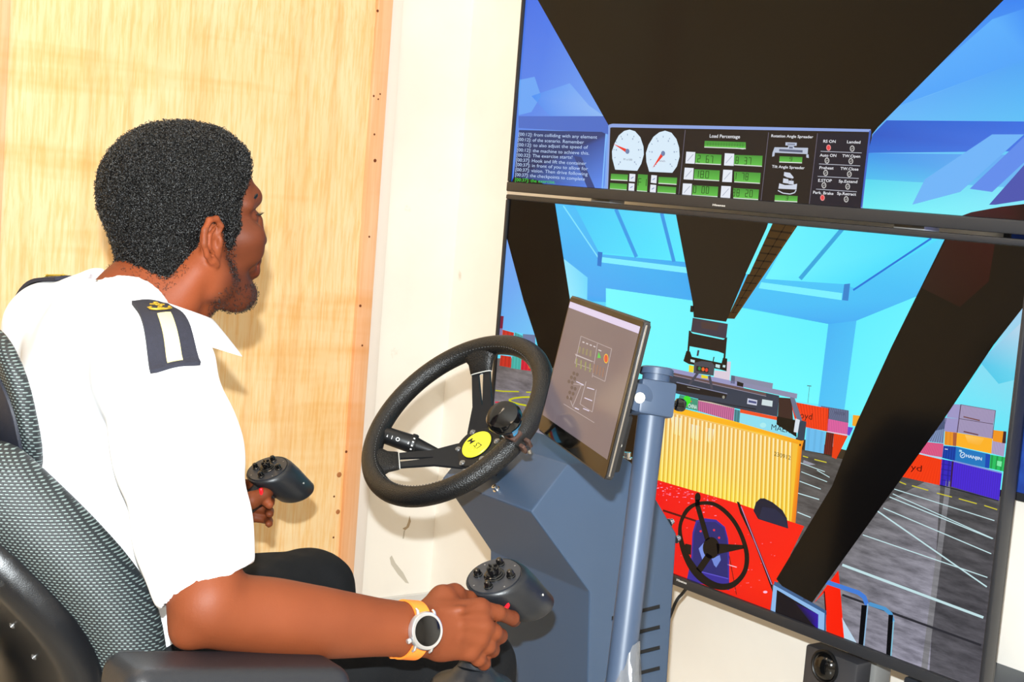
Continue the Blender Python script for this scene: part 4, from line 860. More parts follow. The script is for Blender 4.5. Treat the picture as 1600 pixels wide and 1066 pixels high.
bm = bmesh.new(); add_box(bm, (0, 0, 0.001), (0.026, 0.02, 0.012), frame_z(kp+kn*rt_, kn, rd), bev=0.003); bm_obj('clamp_saddle', bm, M_rust, kt, smooth=True)
for s in (-1, 1):
    bm = bmesh.new(); add_box(bm, (0, 0, 0), (0.010, 0.006, 0.018), frame_z(kp+rd*(rt_+0.006)+tg*s*0.006-kn*0.004, kn, rd), bev=0.0015); bm_obj('clamp_lug', bm, M_rust, kt, smooth=True)
bolt(kp+rd*(rt_+0.008)-kn*0.012, -kn, 0.003, kt, h=0.01)

# ---------------------------------------------------------------- post, bracket and tablet
M_post = mat('blue_grey_tube_paint', (58, 72, 94), 0.42, spec=0.4, noise=(6, (53, 67, 88)))
pt, pb = at(1026, 582, 1.95), at(976, 1000, 1.905)
ax = (pb-pt); pf = pt + ax*((0.012-pt.z)/ax.z)
t = thing('mounting_post', 'tall blue-grey round post carrying the tablet beside the console', 'post', tuple(pf))
axn = -ax.normalized()
bm = bmesh.new(); add_tube(bm, [pf, pt], 0.0183, 32); bm_obj('tube', bm, M_post, t, smooth=True, auto=40)
bm = bmesh.new(); add_lathe(bm, [(0.0183, -0.004), (0.0225, -0.004), (0.0225, 0.004), (0.0205, 0.006), (0.0, 0.006)], frame_z(pt, axn), 32); bm_obj('end_cap', bm, M_post, t, smooth=True)
bm = bmesh.new(); add_box(bm, (pf.x, pf.y, 0.006), (0.14, 0.14, 0.012), bev=0.003); bm_obj('floor_plate', bm, M_steel, t, smooth=True)
H_, W_ = 0.205, 0.3485
Tc = at(916.4, 594.0, 1.983); az, el, rl = math.radians(156.47), math.radians(9.3), math.radians(0.11)
Tn = V(math.cos(az)*math.cos(el), math.sin(az)*math.cos(el), math.sin(el)); Th = V(0, 0, 1).cross(Tn).normalized(); Tv = Tn.cross(Th)
FT = frame(Tc, Th, Tv, Tn)
bc = pt + (pb-pt)*((at(1018, 624, 1.95)-pt).dot((pb-pt))/(pb-pt).length_squared)
Fb = frame_z(bc, axn, Tn)
bt = thing('tablet_bracket', 'blue-grey clamp block holding the tablet on the post', 'bracket', tuple(bc))
bm = bmesh.new(); add_box(bm, (0.002, 0, 0), (0.050, 0.046, 0.047), Fb, bev=0.004); bm_obj('clamp_block', bm, M_post, bt, smooth=True)
ed = (at(993, 619, 1.925)); en = -Th
Fe = frame_z(ed, -(FW - Tv*FW.dot(Tv)*0.5), Tv)
side = (Th).normalized()
Fe = frame_z(bc+Tn*0.028+side*0.020, side, Tv)
bm = bmesh.new(); add_lathe(bm, [(0.017, -0.010), (0.0185, -0.009), (0.0185, 0.003), (0.017, 0.004)], Fe, 28); bm_obj('hinge_ear', bm, M_post, bt, smooth=True)
bolt(Fe @ V(0, 0, 0.004), side, 0.005, bt, mat('white_zinc', (225, 225, 220), .3, .6), h=0.003)
a1 = bc+Tn*0.03; b1 = Tc - Tn*0.014 + Th*0.06
bm = bmesh.new(); add_tube(bm, [bc+Tn*0.02, a1, b1], 0.012, 14); bm_obj('arm', bm, M_post, bt, smooth=True)
bm = bmesh.new(); add_box(bm, (0.06, 0, -0.0125), (0.08, 0.08, 0.005), FT, bev=0.001); bm_obj('mounting_plate', bm, M_black, bt, smooth=True)
Fkn = frame_z(bc - Tn*0.024, -Tn)
bm = bmesh.new(); add_lathe(bm, [(0.004, 0), (0.004, 0.008), (0.008, 0.009), (0.0088, 0.012), (0.0088, 0.018), (0.007, 0.021), (0, 0.021)], Fkn, 18); bm_obj('clamp_knob', bm, M_gloss, bt, smooth=True)
tt_ = thing('tablet', 'flat tablet screen with a pale title bar mounted on the post', 'tablet', tuple(Tc - Tv*H_/2))
bm = bmesh.new(); add_prism(bm, rrect(W_, H_, 0.006), -0.010, -0.0006, FT, bev=0.0025); bm_obj('case', bm, mat('dark_anodised_metal', (62, 62, 64), 0.3, 0.7), tt_, smooth=True)
bm = bmesh.new(); add_prism(bm, rrect(W_-0.004, H_-0.004, 0.005), -0.001, 0.0, FT); bm_obj('glass', bm, mat('tablet_glass', (8, 8, 8), 0.06, spec=0.6), tt_)
bm = bmesh.new(); add_box(bm, (0.055, -0.055, -0.0145), (0.22, 0.075, 0.012), FT, bev=0.004); bm_obj('rear_hump', bm, M_black, tt_, smooth=True)
for x, y, r in ((968, 696, .0022), (958.5, 715, .0028), (962, 707, .0014)):
    dd = ray(x, y); nn = Th; c0 = FT @ V(0.165, 0, 0); tq = (c0-CAM).dot(nn)/dd.dot(nn); bolt(CAM+dd*tq, Th, r, tt_, bpy.data.materials['white_zinc'], h=0.0012, name='edge_button')
bm = bmesh.new(); add_box(bm, (W_/2-0.0002, 0, -0.004), (0.002, H_-0.01, 0.002), FT); bm_obj('edge_strip', bm, M_chrome, tt_)
def projP(x, y):
    d = ray(x, y); t_ = (Tc-CAM).dot(Tn)/d.dot(Tn); p = CAM+d*t_-Tc; return (p.dot(Th), p.dot(Tv))
TS = Screen(Tc+Tn*0.0002, Th, Tv, (-W_/2+0.006, -H_/2+0.024), (W_/2-0.010, H_/2-0.009), projP)
q = crop(3.135, 830, 440)
TS.poly([(800, 420), (1040, 420), (1040, 800), (800, 800)], (116, 104, 110), 0)
u0, u1 = -W_/2+0.006, W_/2-0.010
TS.raw([(u0, H_/2-0.009), (u1, H_/2-0.009), (u1, H_/2-0.018), (u0, H_/2-0.018)], [lin((215, 205, 235))+(0,)]*4, 1)
FA = (178, 168, 172)
def tline(*P):
    P = q(*P); TS.path(P, .8, FA, 2)
tline((245, 268), (395, 330)); tline((245, 268), (215, 400)); tline((325, 305), (312, 385), (300, 470)); tline((395, 330), (362, 490), (300, 460)); tline((215, 400), (300, 430)); tline((215, 355), (310, 395))
tline((270, 490), (240, 600), (300, 640), (320, 530)); tline((250, 500), (205, 610)); tline((160, 600), (310, 692)); tline((195, 500), (258, 510)); tline((185, 560), (205, 615), (225, 620))
for P in (((275, 520), (310, 530)), ((262, 570), (300, 585)), ((255, 622), (285, 635)), ((222, 490), (258, 508)), ((215, 620), (235, 628))): TS.path(q(*P), 1.4, (215, 210, 235), 3)
for i in range(4):
    for j in range(2): TS.line(q((225+i*22, 378+j*22+i*8))[0], q((222+i*22, 398+j*22+i*8))[0], 2.2, (140, 145, 95), 3)
for i in range(4): TS.line(q((240+i*18, 320+i*6))[0], q((236+i*18, 350+i*6))[0], 2.6, (135, 130, 100), 3)
for i in range(4): TS.line(q((312+i*15, 405+i*6))[0], q((306+i*15, 450+i*6))[0], 2.2, (138, 105, 95), 3)
for i in range(3):
    for j in range(2): TS.disc(q((210+j*16-i*12, 450+i*20+j*6))[0], 2.2, 3, (85, 75, 78), 3, 10); TS.disc(q((200+j*16-i*10, 520+i*24+j*6))[0], 2.2, 3, (85, 75, 78), 3, 10)
TS.disc(q((368, 378))[0], 3.6, 7.4, (235, 190, 60), 3); TS.disc(q((368, 378))[0], 2.8, 6, (215, 70, 50), 4); TS.poly(q((332, 345), (343, 375), (325, 375)), (70, 200, 80), 3)
for i in range(4): TS.line(q((252+i*18, 296+i*7))[0], q((262+i*18, 300+i*7))[0], 1.8, (200, 195, 200), 3)
TS.line(q((330, 335))[0], q((345, 341))[0], 1.6, (200, 195, 200), 3); TS.line(q((218, 360))[0], q((300, 392))[0], 1.4, (185, 180, 185), 3)
TS.build('picture', tt_, rough=0.08, spec=0.45)
# crumpled clear plastic wrapped round the foot of the post
M_film = mat('crumpled_clear_film', (120, 122, 126), 0.14, spec=0.9, alpha=0.5)
pw = thing('plastic_wrap', 'crumpled clear plastic sheet wrapped around the lower post', 'plastic wrap', tuple(pt+ax*((0.2-pt.z)/ax.z)))
top = at(1000, 1006, 1.885); rr_ = random.Random(5); bm = bmesh.new(); rows_ = []
ctr = lambda s: pt + ax*((top.z - s*0.30 - pt.z)/ax.z)
for j in range(19):
    s = j/18; c = ctr(s); row = []
    for k in range(40):
        a = 2*math.pi*k/40; dirv = V(math.cos(a), math.sin(a), 0)
        lift = 0.5+0.5*dirv.dot((RT*0.85-FW*0.5).normalized())   # the sheet reaches higher on this side
        r = 0.0195 + s*0.042 + rr_.uniform(-.002, .004)*(0.3+s) + 0.004*math.sin(k*2.3+j*0.8)*s
        zz = c.z - (1-lift)*0.058*(1-s)
        row.append(bm.verts.new(V(c.x, c.y, zz)+dirv*r))
    rows_.append(row)
for A, B in zip(rows_, rows_[1:]):
    for k in range(40): bm.faces.new((A[k], A[(k+1) % 40], B[(k+1) % 40], B[k]))
bm_obj('sheet', bm, M_film, pw, smooth=True, auto=25)
# ---------------------------------------------------------------- signed-distance modelling
def smin(a, b, k):
    h = np.clip(0.5+0.5*(b-a)/k, 0, 1); return b+(a-b)*h - k*h*(1-h)
class Field:
    def __init__(s, xs, ys, zs):
        s.ax = [np.asarray(q_, np.float32) for q_ in (xs, ys, zs)]; s.d = np.full([len(q_) for q_ in s.ax], 0.5, np.float32)
    def _sub(s, lo, hi):
        sl = []; g = []
        for a, l, h in zip(s.ax, lo, hi):
            i0, i1 = np.searchsorted(a, l), np.searchsorted(a, h); sl.append(slice(max(i0-1, 0), min(i1+1, len(a)))); g.append(a[sl[-1]])
        return tuple(sl), g[0][:, None, None], g[1][None, :, None], g[2][None, None, :]
    def apply(s, fn, lo, hi, k, op):
        pad = 0.03+2*k if op == 'add' else 0.01+k
        sl, X, Y, Z = s._sub([v-pad for v in lo], [v+pad for v in hi])
        if 0 in s.d[sl].shape: return
        v = fn(X, Y, Z).astype(np.float32)
        if op == 'add': s.d[sl] = smin(s.d[sl], v, k)
        elif op == 'cut': s.d[sl] = -smin(-s.d[sl], v, k)
        else: s.d[sl] = -smin(-s.d[sl], v, k)
    def cap(s, a, b, ra, rb, k=0.01, op='add'):
        a, b = np.array(a, float), np.array(b, float); ab = b-a; L2 = (ab*ab).sum()+1e-12; R_ = max(ra, rb)
        def fn(X, Y, Z):
            t = np.clip(((X-a[0])*ab[0]+(Y-a[1])*ab[1]+(Z-a[2])*ab[2])/L2, 0, 1)
            return np.sqrt((X-a[0]-t*ab[0])**2+(Y-a[1]-t*ab[1])**2+(Z-a[2]-t*ab[2])**2)-(ra+(rb-ra)*t)
        s.apply(fn, np.minimum(a, b)-R_, np.maximum(a, b)+R_, k, op)
    def chain(s, pts, rs, k=0.01, op='add'):
        for p, q_, r0, r1 in zip(pts, pts[1:], rs, rs[1:]): s.cap(p, q_, r0, r1, k, op)
    def ell(s, c, r, M=None, k=0.01, op='add'):
        c = np.array(c, float); r = np.array(r, float); M = np.eye(3) if M is None else np.array(M)   # rows of M: local axes in world
        R_ = r.max()
        def fn(X, Y, Z):
            x, y, z = X-c[0], Y-c[1], Z-c[2]
            u = [(M[i][0]*x+M[i][1]*y+M[i][2]*z) for i in range(3)]
            k0 = np.sqrt(sum((u[i]/r[i])**2 for i in range(3))); k1 = np.sqrt(sum((u[i]/r[i]**2)**2 for i in range(3)))+1e-9
            return np.where(k0 < 1e-4, -r.min(), k0*(k0-1)/k1)
        s.apply(fn, c-R_, c+R_, k, op)
    def rbox(s, c, h, r, M=None, k=0.01, op='add'):
        c = np.array(c, float); M = np.eye(3) if M is None else np.array(M); R_ = float(np.linalg.norm(h))
        def fn(X, Y, Z):
            x, y, z = X-c[0], Y-c[1], Z-c[2]
            u = [np.abs(M[i][0]*x+M[i][1]*y+M[i][2]*z)-(h[i]-r) for i in range(3)]
            return np.sqrt(sum(np.maximum(v, 0)**2 for v in u))+np.minimum(np.maximum(np.maximum(u[0], u[1]), u[2]), 0)-r
        s.apply(fn, c-R_, c+R_, k, op)
    def plane(s, p, n, k=0.004, lo=(-9, -9, -9), hi=(9, 9, 9)):
        """keep what lies behind the plane (n points to the removed side)"""
        n = np.array(n, float); n /= np.linalg.norm(n); p = np.array(p, float)
        s.apply(lambda X, Y, Z: -((X-p[0])*n[0]+(Y-p[1])*n[1]+(Z-p[2])*n[2]), lo, hi, k, 'cut')
    def mesh(s):
        d = s.d; ins = d < 0; nx, ny, nz = d.shape
        cnt = np.zeros((nx-1, ny-1, nz-1), np.uint8)
        for i in (0, 1):
            for j in (0, 1):
                for k in (0, 1): cnt += ins[i:nx-1+i, j:ny-1+j, k:nz-1+k]
        act = (cnt > 0) & (cnt < 8); I, J, K = np.nonzero(act); n = len(I)
        idx = np.full(act.shape, -1, np.int32); idx[I, J, K] = np.arange(n)
        P = np.zeros((n, 3)); W = np.zeros(n)
        cor = [(a, b, c) for a in (0, 1) for b in (0, 1) for c in (0, 1)]
        val = {c: d[I+c[0], J+c[1], K+c[2]].astype(float) for c in cor}
        for a in cor:
            for ax in range(3):
                if a[ax] == 0:
                    b = list(a); b[ax] = 1; b = tuple(b); va, vb = val[a], val[b]; m = (va < 0) != (vb < 0)
                    t = np.where(m, va/np.where(m, va-vb, 1), 0)
                    for q_ in range(3): P[:, q_] += np.where(m, a[q_]+(t if q_ == ax else 0), 0)
                    W += m
        P /= W[:, None]
        base = [I, J, K]; out = np.zeros((n, 3))
        for q_ in range(3):
            A = s.ax[q_].astype(float); out[:, q_] = A[base[q_]]+P[:, q_]*(A[base[q_]+1]-A[base[q_]])
        F = []
        for ax in range(3):
            sl0 = [slice(None)]*3; sl1 = [slice(None)]*3; sl0[ax] = slice(0, -1); sl1[ax] = slice(1, None)
            m = ins[tuple(sl0)] != ins[tuple(sl1)]; o1, o2 = [q_ for q_ in range(3) if q_ != ax]
            e = np.array(np.nonzero(m)); ok = (e[o1] > 0) & (e[o2] > 0) & (e[o1] < d.shape[o1]-1) & (e[o2] < d.shape[o2]-1); e = e[:, ok]
            inside_first = ins[tuple(e)]
            def cell(da, db):
                q_ = [e[0].copy(), e[1].copy(), e[2].copy()]; q_[o1] -= da; q_[o2] -= db; return idx[q_[0], q_[1], q_[2]]
            qd = np.stack([cell(1, 1), cell(0, 1), cell(0, 0), cell(1, 0)], 1)
            flip = inside_first if ax != 1 else ~inside_first
            qd[~flip] = qd[~flip][:, ::-1]; F.append(qd)
        return out, np.concatenate(F)
    def obj(s, name, m, parent=None, relax=1, disp=None, **kw):
        v, f = s.mesh()
        for _ in range(relax):
            acc = np.zeros_like(v); c = np.zeros(len(v))
            for i in range(4):
                a, b = f[:, i], f[:, (i+1) % 4]; np.add.at(acc, a, v[b]); np.add.at(c, a, 1)
            v = v*0.5+0.5*acc/np.maximum(c, 1)[:, None]
        me = bpy.data.meshes.new(name); me.vertices.add(len(v)); me.vertices.foreach_set('co', v.ravel())
        me.loops.add(f.size); me.loops.foreach_set('vertex_index', f.ravel().astype(np.int32))
        me.polygons.add(len(f)); me.polygons.foreach_set('loop_start', np.arange(0, f.size, 4, dtype=np.int32))
        me.update(calc_edges=True); me.validate()
        if disp is not None:
            nr = np.zeros(len(v)*3); me.vertices.foreach_get('normal', nr); nr = nr.reshape(-1, 3)
            v = v + nr*disp(v)[:, None]; me.vertices.foreach_set('co', v.ravel()); me.update()
        return obj_me(name, me, m, parent, True, **kw)
def axis(lo, hi, coarse, fines=()):
    out = [lo]; x = lo
    while x < hi:
        st = coarse
        for a, b, h in fines:
            if a-coarse <= x < b: st = min(st, h)
        x += st; out.append(x)
    return np.array(out)
def vnoise(v, sc, seed=0):
    """cheap smooth noise on points"""
    r = np.random.default_rng(seed); o = np.zeros(len(v))
    for i in range(7):
        k = r.normal(size=3); k /= np.linalg.norm(k); o += np.sin(v @ k*sc*r.uniform(.6, 1.6)+r.uniform(0, 6.28))
    return o/7*1.6

# ---------------------------------------------------------------- office chair
def mesh_fabric():
    m = mat('grey_green_mesh_fabric', (60, 70, 72), 0.55); nt, b = nodes(m)
    uvn = nt.nodes.new('ShaderNodeAttribute'); uvn.attribute_name = 'weave'
    sp_ = nt.nodes.new('ShaderNodeSeparateXYZ'); nt.links.new(uvn.outputs['Vector'], sp_.inputs[0])
    def math_(op, a, b_=None, v=None):
        n = nt.nodes.new('ShaderNodeMath'); n.operation = op; nt.links.new(a, n.inputs[0])
        if b_ is not None: nt.links.new(b_, n.inputs[1])
        if v is not None: n.inputs[1].default_value = v
        return n.outputs[0]
    # staggered little dashes: rows every 5.2 mm, dashes every 7 mm
    rowv = math_('MULTIPLY', sp_.outputs['Y'], v=1/0.0036); row = math_('FLOOR', rowv)
    fy = math_('SUBTRACT', rowv, row); off = math_('MULTIPLY', row, v=0.5)
    cx = math_('ADD', math_('MULTIPLY', sp_.outputs['X'], v=1/0.0062), off); fx = math_('FRACT', cx)
    dx = math_('ABSOLUTE', math_('SUBTRACT', fx, v=0.5)); dy = math_('ABSOLUTE', math_('SUBTRACT', fy, v=0.5))
    mx_ = math_('MAXIMUM', math_('MULTIPLY', dx, v=1.35), math_('MULTIPLY', dy, v=1.9))
    msk = nt.nodes.new('ShaderNodeValToRGB'); e = msk.color_ramp.elements
    e[0].position = 0.28; e[0].color = lin((112, 126, 124))+(1,); e[1].position = 0.42; e[1].color = lin((25, 30, 33))+(1,)
    nt.links.new(mx_, msk.inputs['Fac']); nt.links.new(msk.outputs['Color'], b.inputs['Base Color'])
    bp = nt.nodes.new('ShaderNodeBump'); bp.inputs['Strength'].default_value = 0.6; bp.inputs['Distance'].default_value = 0.001; bp.invert = True
    nt.links.new(mx_, bp.inputs['Height']); nt.links.new(bp.outputs['Normal'], b.inputs['Normal'])
    return m
M_mesh = mesh_fabric()
M_shell = mat('black_chair_plastic', (13, 14, 17), 0.3, spec=0.4, bump=('noise', 700, 0.15))
M_navy = mat('navy_back_lining', (24, 28, 42), 0.6, noise=(60, (20, 23, 36)), bump=('noise', 400, 0.3))
def weave(o, ex, ey, org):
    me = o.data; n = len(me.vertices); co = np.zeros(n*3); me.vertices.foreach_get('co', co); co = co.reshape(-1, 3)-np.array(org)
    uv_ = np.zeros((n, 3)); uv_[:, 0] = co @ np.array(ex); uv_[:, 1] = co @ np.array(ey)
    a = me.attributes.new('weave', 'FLOAT_VECTOR', 'POINT'); a.data.foreach_set('vector', uv_.astype(np.float32).ravel())
YC = 1.86
ch = thing('office_chair', 'black office chair with grey-green mesh back and headrest under the man', 'chair', (0.72, YC, 0))
rec = math.radians(41); TR0 = math.tan(rec)
bup = V(-math.sin(rec), 0, math.cos(rec)); bfw = V(math.cos(rec), 0, math.sin(rec)); bl = V(0, 1, 0)
BC = V(0.630, YC, 0.822)     # centre of the backrest
BR = np.array(BC)
def bfun(w0, hgt, th, curv, off=0.0, r=0.03):
    def fn(X, Y, Z):
        x, y, z = X-BR[0], Y-BR[1], Z-BR[2]
        u = bfw[0]*x+bfw[2]*z; v = y; q_ = bup[0]*x+bup[2]*z
        t = q_+0.07; bend = TR0*0.85*0.5*(t-np.sqrt(t*t+0.004))      # the lower part runs straight down to the seat
        u = u - curv*v*v - off - bend
        wd = w0*np.sqrt(np.clip(1-(np.clip(q_+0.10, 0, 9)/(hgt+0.11))**2*0.62, 0.05, 1))
        a = np.abs(v)/wd*w0-(w0-r*1.6); b_ = np.abs(u)-(th-r); c = np.abs(q_+0.08)-(hgt+0.08-r)
        return (np.sqrt(np.maximum(a, 0)**2+np.maximum(b_, 0)**2+np.maximum(c, 0)**2)+np.minimum(np.maximum(np.maximum(a, b_), c), 0)-r)*0.75
    return fn
f = Field(np.arange(0.28, 0.90, 0.005), np.arange(1.45, 2.27, 0.005), np.arange(0.50, 1.16, 0.005))
f.apply(bfun(0.295, 0.205, 0.050, 0.5, 0.0, 0.046), (0.28, 1.45, 0.5), (0.9, 2.3, 1.25), 0.001, 'add')
back = f.obj('backrest', M_mesh, ch, relax=2); weave(back, V(0.75, -0.66, 0).normalized(), V(0, 0, 1), BC)
f = Field(np.arange(0.16, 0.86, 0.006), np.arange(1.5, 2.22, 0.006), np.arange(0.40, 1.1, 0.006))
f.apply(bfun(0.255, 0.19, 0.026, 0.5, -0.062, 0.02), (0.1, 1.5, 0.4), (0.9, 2.3, 1.2), 0.001, 'add')
shell = f.obj('back_shell', M_shell, ch, relax=2)
for q_ in ((19, 978), (53, 1027), (1, 912)):
    dirv = ray(*q_); 
    hit = None
    ok, loc, nrm, fi = shell.ray_cast(CAM, dirv)
    if ok: bolt(loc, nrm, 0.0028, ch, M_dark if q_[0] < 10 else bpy.data.materials['zinc'], h=0.002, name='screw')
# headrest: mesh-covered ring with a dark lining behind it
HRC = V(0.580, YC, 1.020)
def head_obj():
    t_ = math.radians(14); up_ = V(-math.sin(t_), 0, math.cos(t_)); fw_ = V(math.cos(t_), 0, math.sin(t_)); M = [list(fw_), [0, 1, 0], list(up_)]
    f = Field(np.arange(0.44, 0.70, 0.004), np.arange(1.66, 2.06, 0.004), np.arange(0.90, 1.20, 0.004))
    hc_ = np.array(HRC)
    def pad(X, Y, Z):
        x, y, z = X-hc_[0], Y-hc_[1], Z-hc_[2]; u = fw_.x*x+fw_.z*z+0*y; q_ = up_.x*x+up_.z*z+0*y
        a = np.abs(y)+0*u-(0.150-0.088); b_ = np.abs(q_)-(0.102-0.088)
        d2 = np.sqrt(np.maximum(a, 0)**2+np.maximum(b_, 0)**2)+np.minimum(np.maximum(a, b_), 0)-0.088
        e_ = 0.011; A_ = d2+e_; B_ = np.abs(u)-0.0125+e_
        return np.sqrt(np.maximum(A_, 0)**2+np.maximum(B_, 0)**2)+np.minimum(np.maximum(A_, B_), 0)-e_
    f.apply(pad, (0.44, 1.66, 0.9), (0.7, 2.06, 1.2), 0.001, 'add')
    o = f.obj('headrest', M_mesh, ch, relax=2); weave(o, V(0.6, -0.8, 0), V(0, 0, 1), HRC)
    bm = bmesh.new(); F = frame(HRC-fw_*0.011-up_*0.018, (0, 1, 0), up_, V(0, 1, 0).cross(up_)); add_prism(bm, rrect(0.278, 0.150, 0.068, 8), -0.005, 0.005, F, bev=0.002); bm_obj('headrest_lining', bm, M_navy, ch, smooth=True)
    bm = bmesh.new(); add_tube(bm, [HRC-fw_*0.02-up_*0.02, HRC-fw_*0.04-up_*0.12, BC-bfw*0.06+bup*0.12], [0.02, 0.02, 0.022], 14); bm_obj('headrest_stem', bm, M_shell, ch, smooth=True)
    bm = bmesh.new(); F2 = frame(HRC-fw_*0.014+up_*0.055, (0, 1, 0), up_, V(0, 1, 0).cross(up_)); add_prism(bm, rrect(0.16, 0.03, 0.014, 6), -0.004, 0.006, F2, bev=0.002); bm_obj('headrest_clip', bm, M_shell, ch, smooth=True)
head_obj()
# spine, seat, base
bm = bmesh.new(); add_tube(bm, catmull([BC-bfw*0.085+bup*0.08, V(0.55, YC, 0.74), V(0.57, YC, 0.52), V(0.72, YC, 0.44)], 6), 0.034, 14, flat=(1, 1.2)); bm_obj('spine', bm, M_shell, ch, smooth=True)
f = Field(np.arange(0.5, 1.16, 0.007), np.arange(1.56, 2.16, 0.007), np.arange(0.43, 0.62, 0.007))
f.rbox((0.84, YC, 0.525), (0.27, 0.26, 0.045), 0.04); seat = f.obj('seat', mat('black_seat_fabric', (26, 27, 30), 0.8, bump=('noise', 500, .4)), ch, relax=2)
bm = bmesh.new(); add_box(bm, (0.82, YC, 0.455), (0.42, 0.40, 0.035), bev=0.012); bm_obj('seat_pan', bm, M_shell, ch, smooth=True)
bm = bmesh.new(); add_lathe(bm, [(0.028, 0.10), (0.028, 0.30), (0.02, 0.30), (0.02, 0.44)], Matrix.Translation((0.80, YC, 0)), 20); bm_obj('gas_lift', bm, M_black, ch, smooth=True, auto=40)
for k in range(5):
    a = math.radians(72*k+20); dv = V(math.cos(a), math.sin(a), 0); bm = bmesh.new(); add_tube(bm, [V(0.80, YC, 0.12), V(0.80, YC, 0.10)+dv*0.18, V(0.80, YC, 0.075)+dv*0.31], [0.03, 0.024, 0.018], 10); bm_obj('base_leg', bm, M_black, ch, smooth=True)
    for s in (-1, 1):
        bm = bmesh.new(); c = V(0.80, YC, 0.03)+dv*0.30+V(-dv.y, dv.x, 0)*0.014*s; add_lathe(bm, [(0.0, -0.009), (0.024, -0.009), (0.03, -0.005), (0.03, 0.005), (0.024, 0.009), (0, 0.009)], frame_z(c, V(-dv.y, dv.x, 0)), 18); bm_obj('caster', bm, M_dark, ch, smooth=True, auto=40)
# armrests: padded tops on uprights
M_pad = mat('soft_black_armrest_pad', (23, 25, 30), 0.42, bump=('noise', 600, 0.25))
a0, a1_ = at(172, 1046, 1.515), at(505, 1056, 1.735)
for s in (-1, 1):
    ya = 1.43 if s < 0 else 2*YC-1.43
    pit = math.radians(7.5); ex = V(math.cos(pit), 0, -math.sin(pit)); ez = V(math.sin(pit), 0, math.cos(pit)); M = [list(ex), [0, 1, 0], list(ez)]
    pc_ = V(0.722, ya, 0.766)
    f = Field(np.arange(0.53, 0.91, 0.004), np.arange(ya-.07, ya+.07, 0.004), np.arange(0.69, 0.86, 0.004))
    f.rbox(pc_, (0.138, 0.047, 0.027), 0.022, M); f.obj('arm_pad', M_pad, ch, relax=2)
    bm = bmesh.new(); add_box(bm, (0.002, 0, -0.048), (0.255, 0.078, 0.05), frame(pc_, ex, (0, 1, 0), ez), bev=0.008); bm_obj('arm_tray', bm, M_shell, ch, smooth=True)
    bm = bmesh.new(); add_tube(bm, catmull([V(0.73, ya, 0.70), V(0.74, ya, 0.58), V(0.78, ya-s*0.03, 0.48), V(0.80, YC+s*0.17, 0.455)], 6), 0.024, 12, flat=(1.5, .8)); bm_obj('arm_upright', bm, M_shell, ch, smooth=True)
# ---------------------------------------------------------------- the man
M_skin = mat('brown_skin', (116, 57, 29), 0.58, spec=0.26, noise=(9, (103, 49, 24)), bump=('noise', 420, 0.22, 0.0008), sss=0.08)
def tint_skin():
    nt, b = nodes(M_skin)
    a = nt.nodes.new('ShaderNodeAttribute'); a.attribute_name = 'tone'
    src = b.inputs['Base Color'].links[0].from_socket
    mx = nt.nodes.new('ShaderNodeMix'); mx.data_type = 'RGBA'; mx.blend_type = 'MULTIPLY'; mx.inputs['Factor'].default_value = 1.0
    nt.links.new(src, mx.inputs['A']); nt.links.new(a.outputs['Color'], mx.inputs['B']); nt.links.new(mx.outputs['Result'], b.inputs['Base Color'])
tint_skin()
HS = 1.045
HC = V(0.829, 1.862, 1.250)
hp = math.radians(7)          # chin lifted a little
hx = V(math.cos(hp), 0, math.sin(hp)); hz = V(-math.sin(hp), 0, math.cos(hp)); hy = V(0, 1, 0)
MH = [list(hx), list(hy), list(hz)]
def hd(x, y, z): return HC + hx*(x*HS) + hy*(y*HS) + hz*(z*HS)
def hr(*a): return tuple(v*HS for v in a)
SHR, SHL = V(0.725, 1.668, 1.082), V(0.725, 2.055, 1.085)
ELR, WRR = at(330, 962, 1.655), at(640, 984, 1.812)
JR = at(773, 901, 1.935)                       # middle of the right stick's button face
JL = at(418, 733, 2.60)
face_n = V(-0.44, -0.12, 0.88).normalized()    # the button face looks back and up at the driver
grip_ax = None
f = Field(axis(0.56, 1.22, 0.006, ((0.70, 0.98, 0.0024), (0.98, 1.2, 0.0022))),
          axis(1.36, 2.42, 0.006, ((1.38, 1.56, 0.0022), (1.74, 1.98, 0.0025), (2.2, 2.40, 0.0035))),
          axis(0.56, 1.40, 0.006, ((0.68, 0.86, 0.0022), (1.12, 1.38, 0.0024))))
# trunk (under the clothes), neck
f.ell((0.735, YC, 0.95), (0.10, 0.145, 0.17), k=.04); f.ell((0.745, YC, 0.74), (0.105, 0.14, 0.15), k=.05)
f.cap(SHR, SHL, 0.05, 0.05, .05)
f.chain([V(0.735, YC, 1.05), V(0.768, YC, 1.13), hd(-0.022, 0, -0.045)], [0.078, 0.062, 0.052], .03)
f.cap(V(0.80, YC, 1.09), hd(0.012, 0, -0.075), 0.045, 0.042, .03)
for s in (-1, 1): f.cap(V(0.765, YC+s*0.03, 1.075), hd(-0.012, s*0.056, -0.055), 0.03, 0.024, .025)
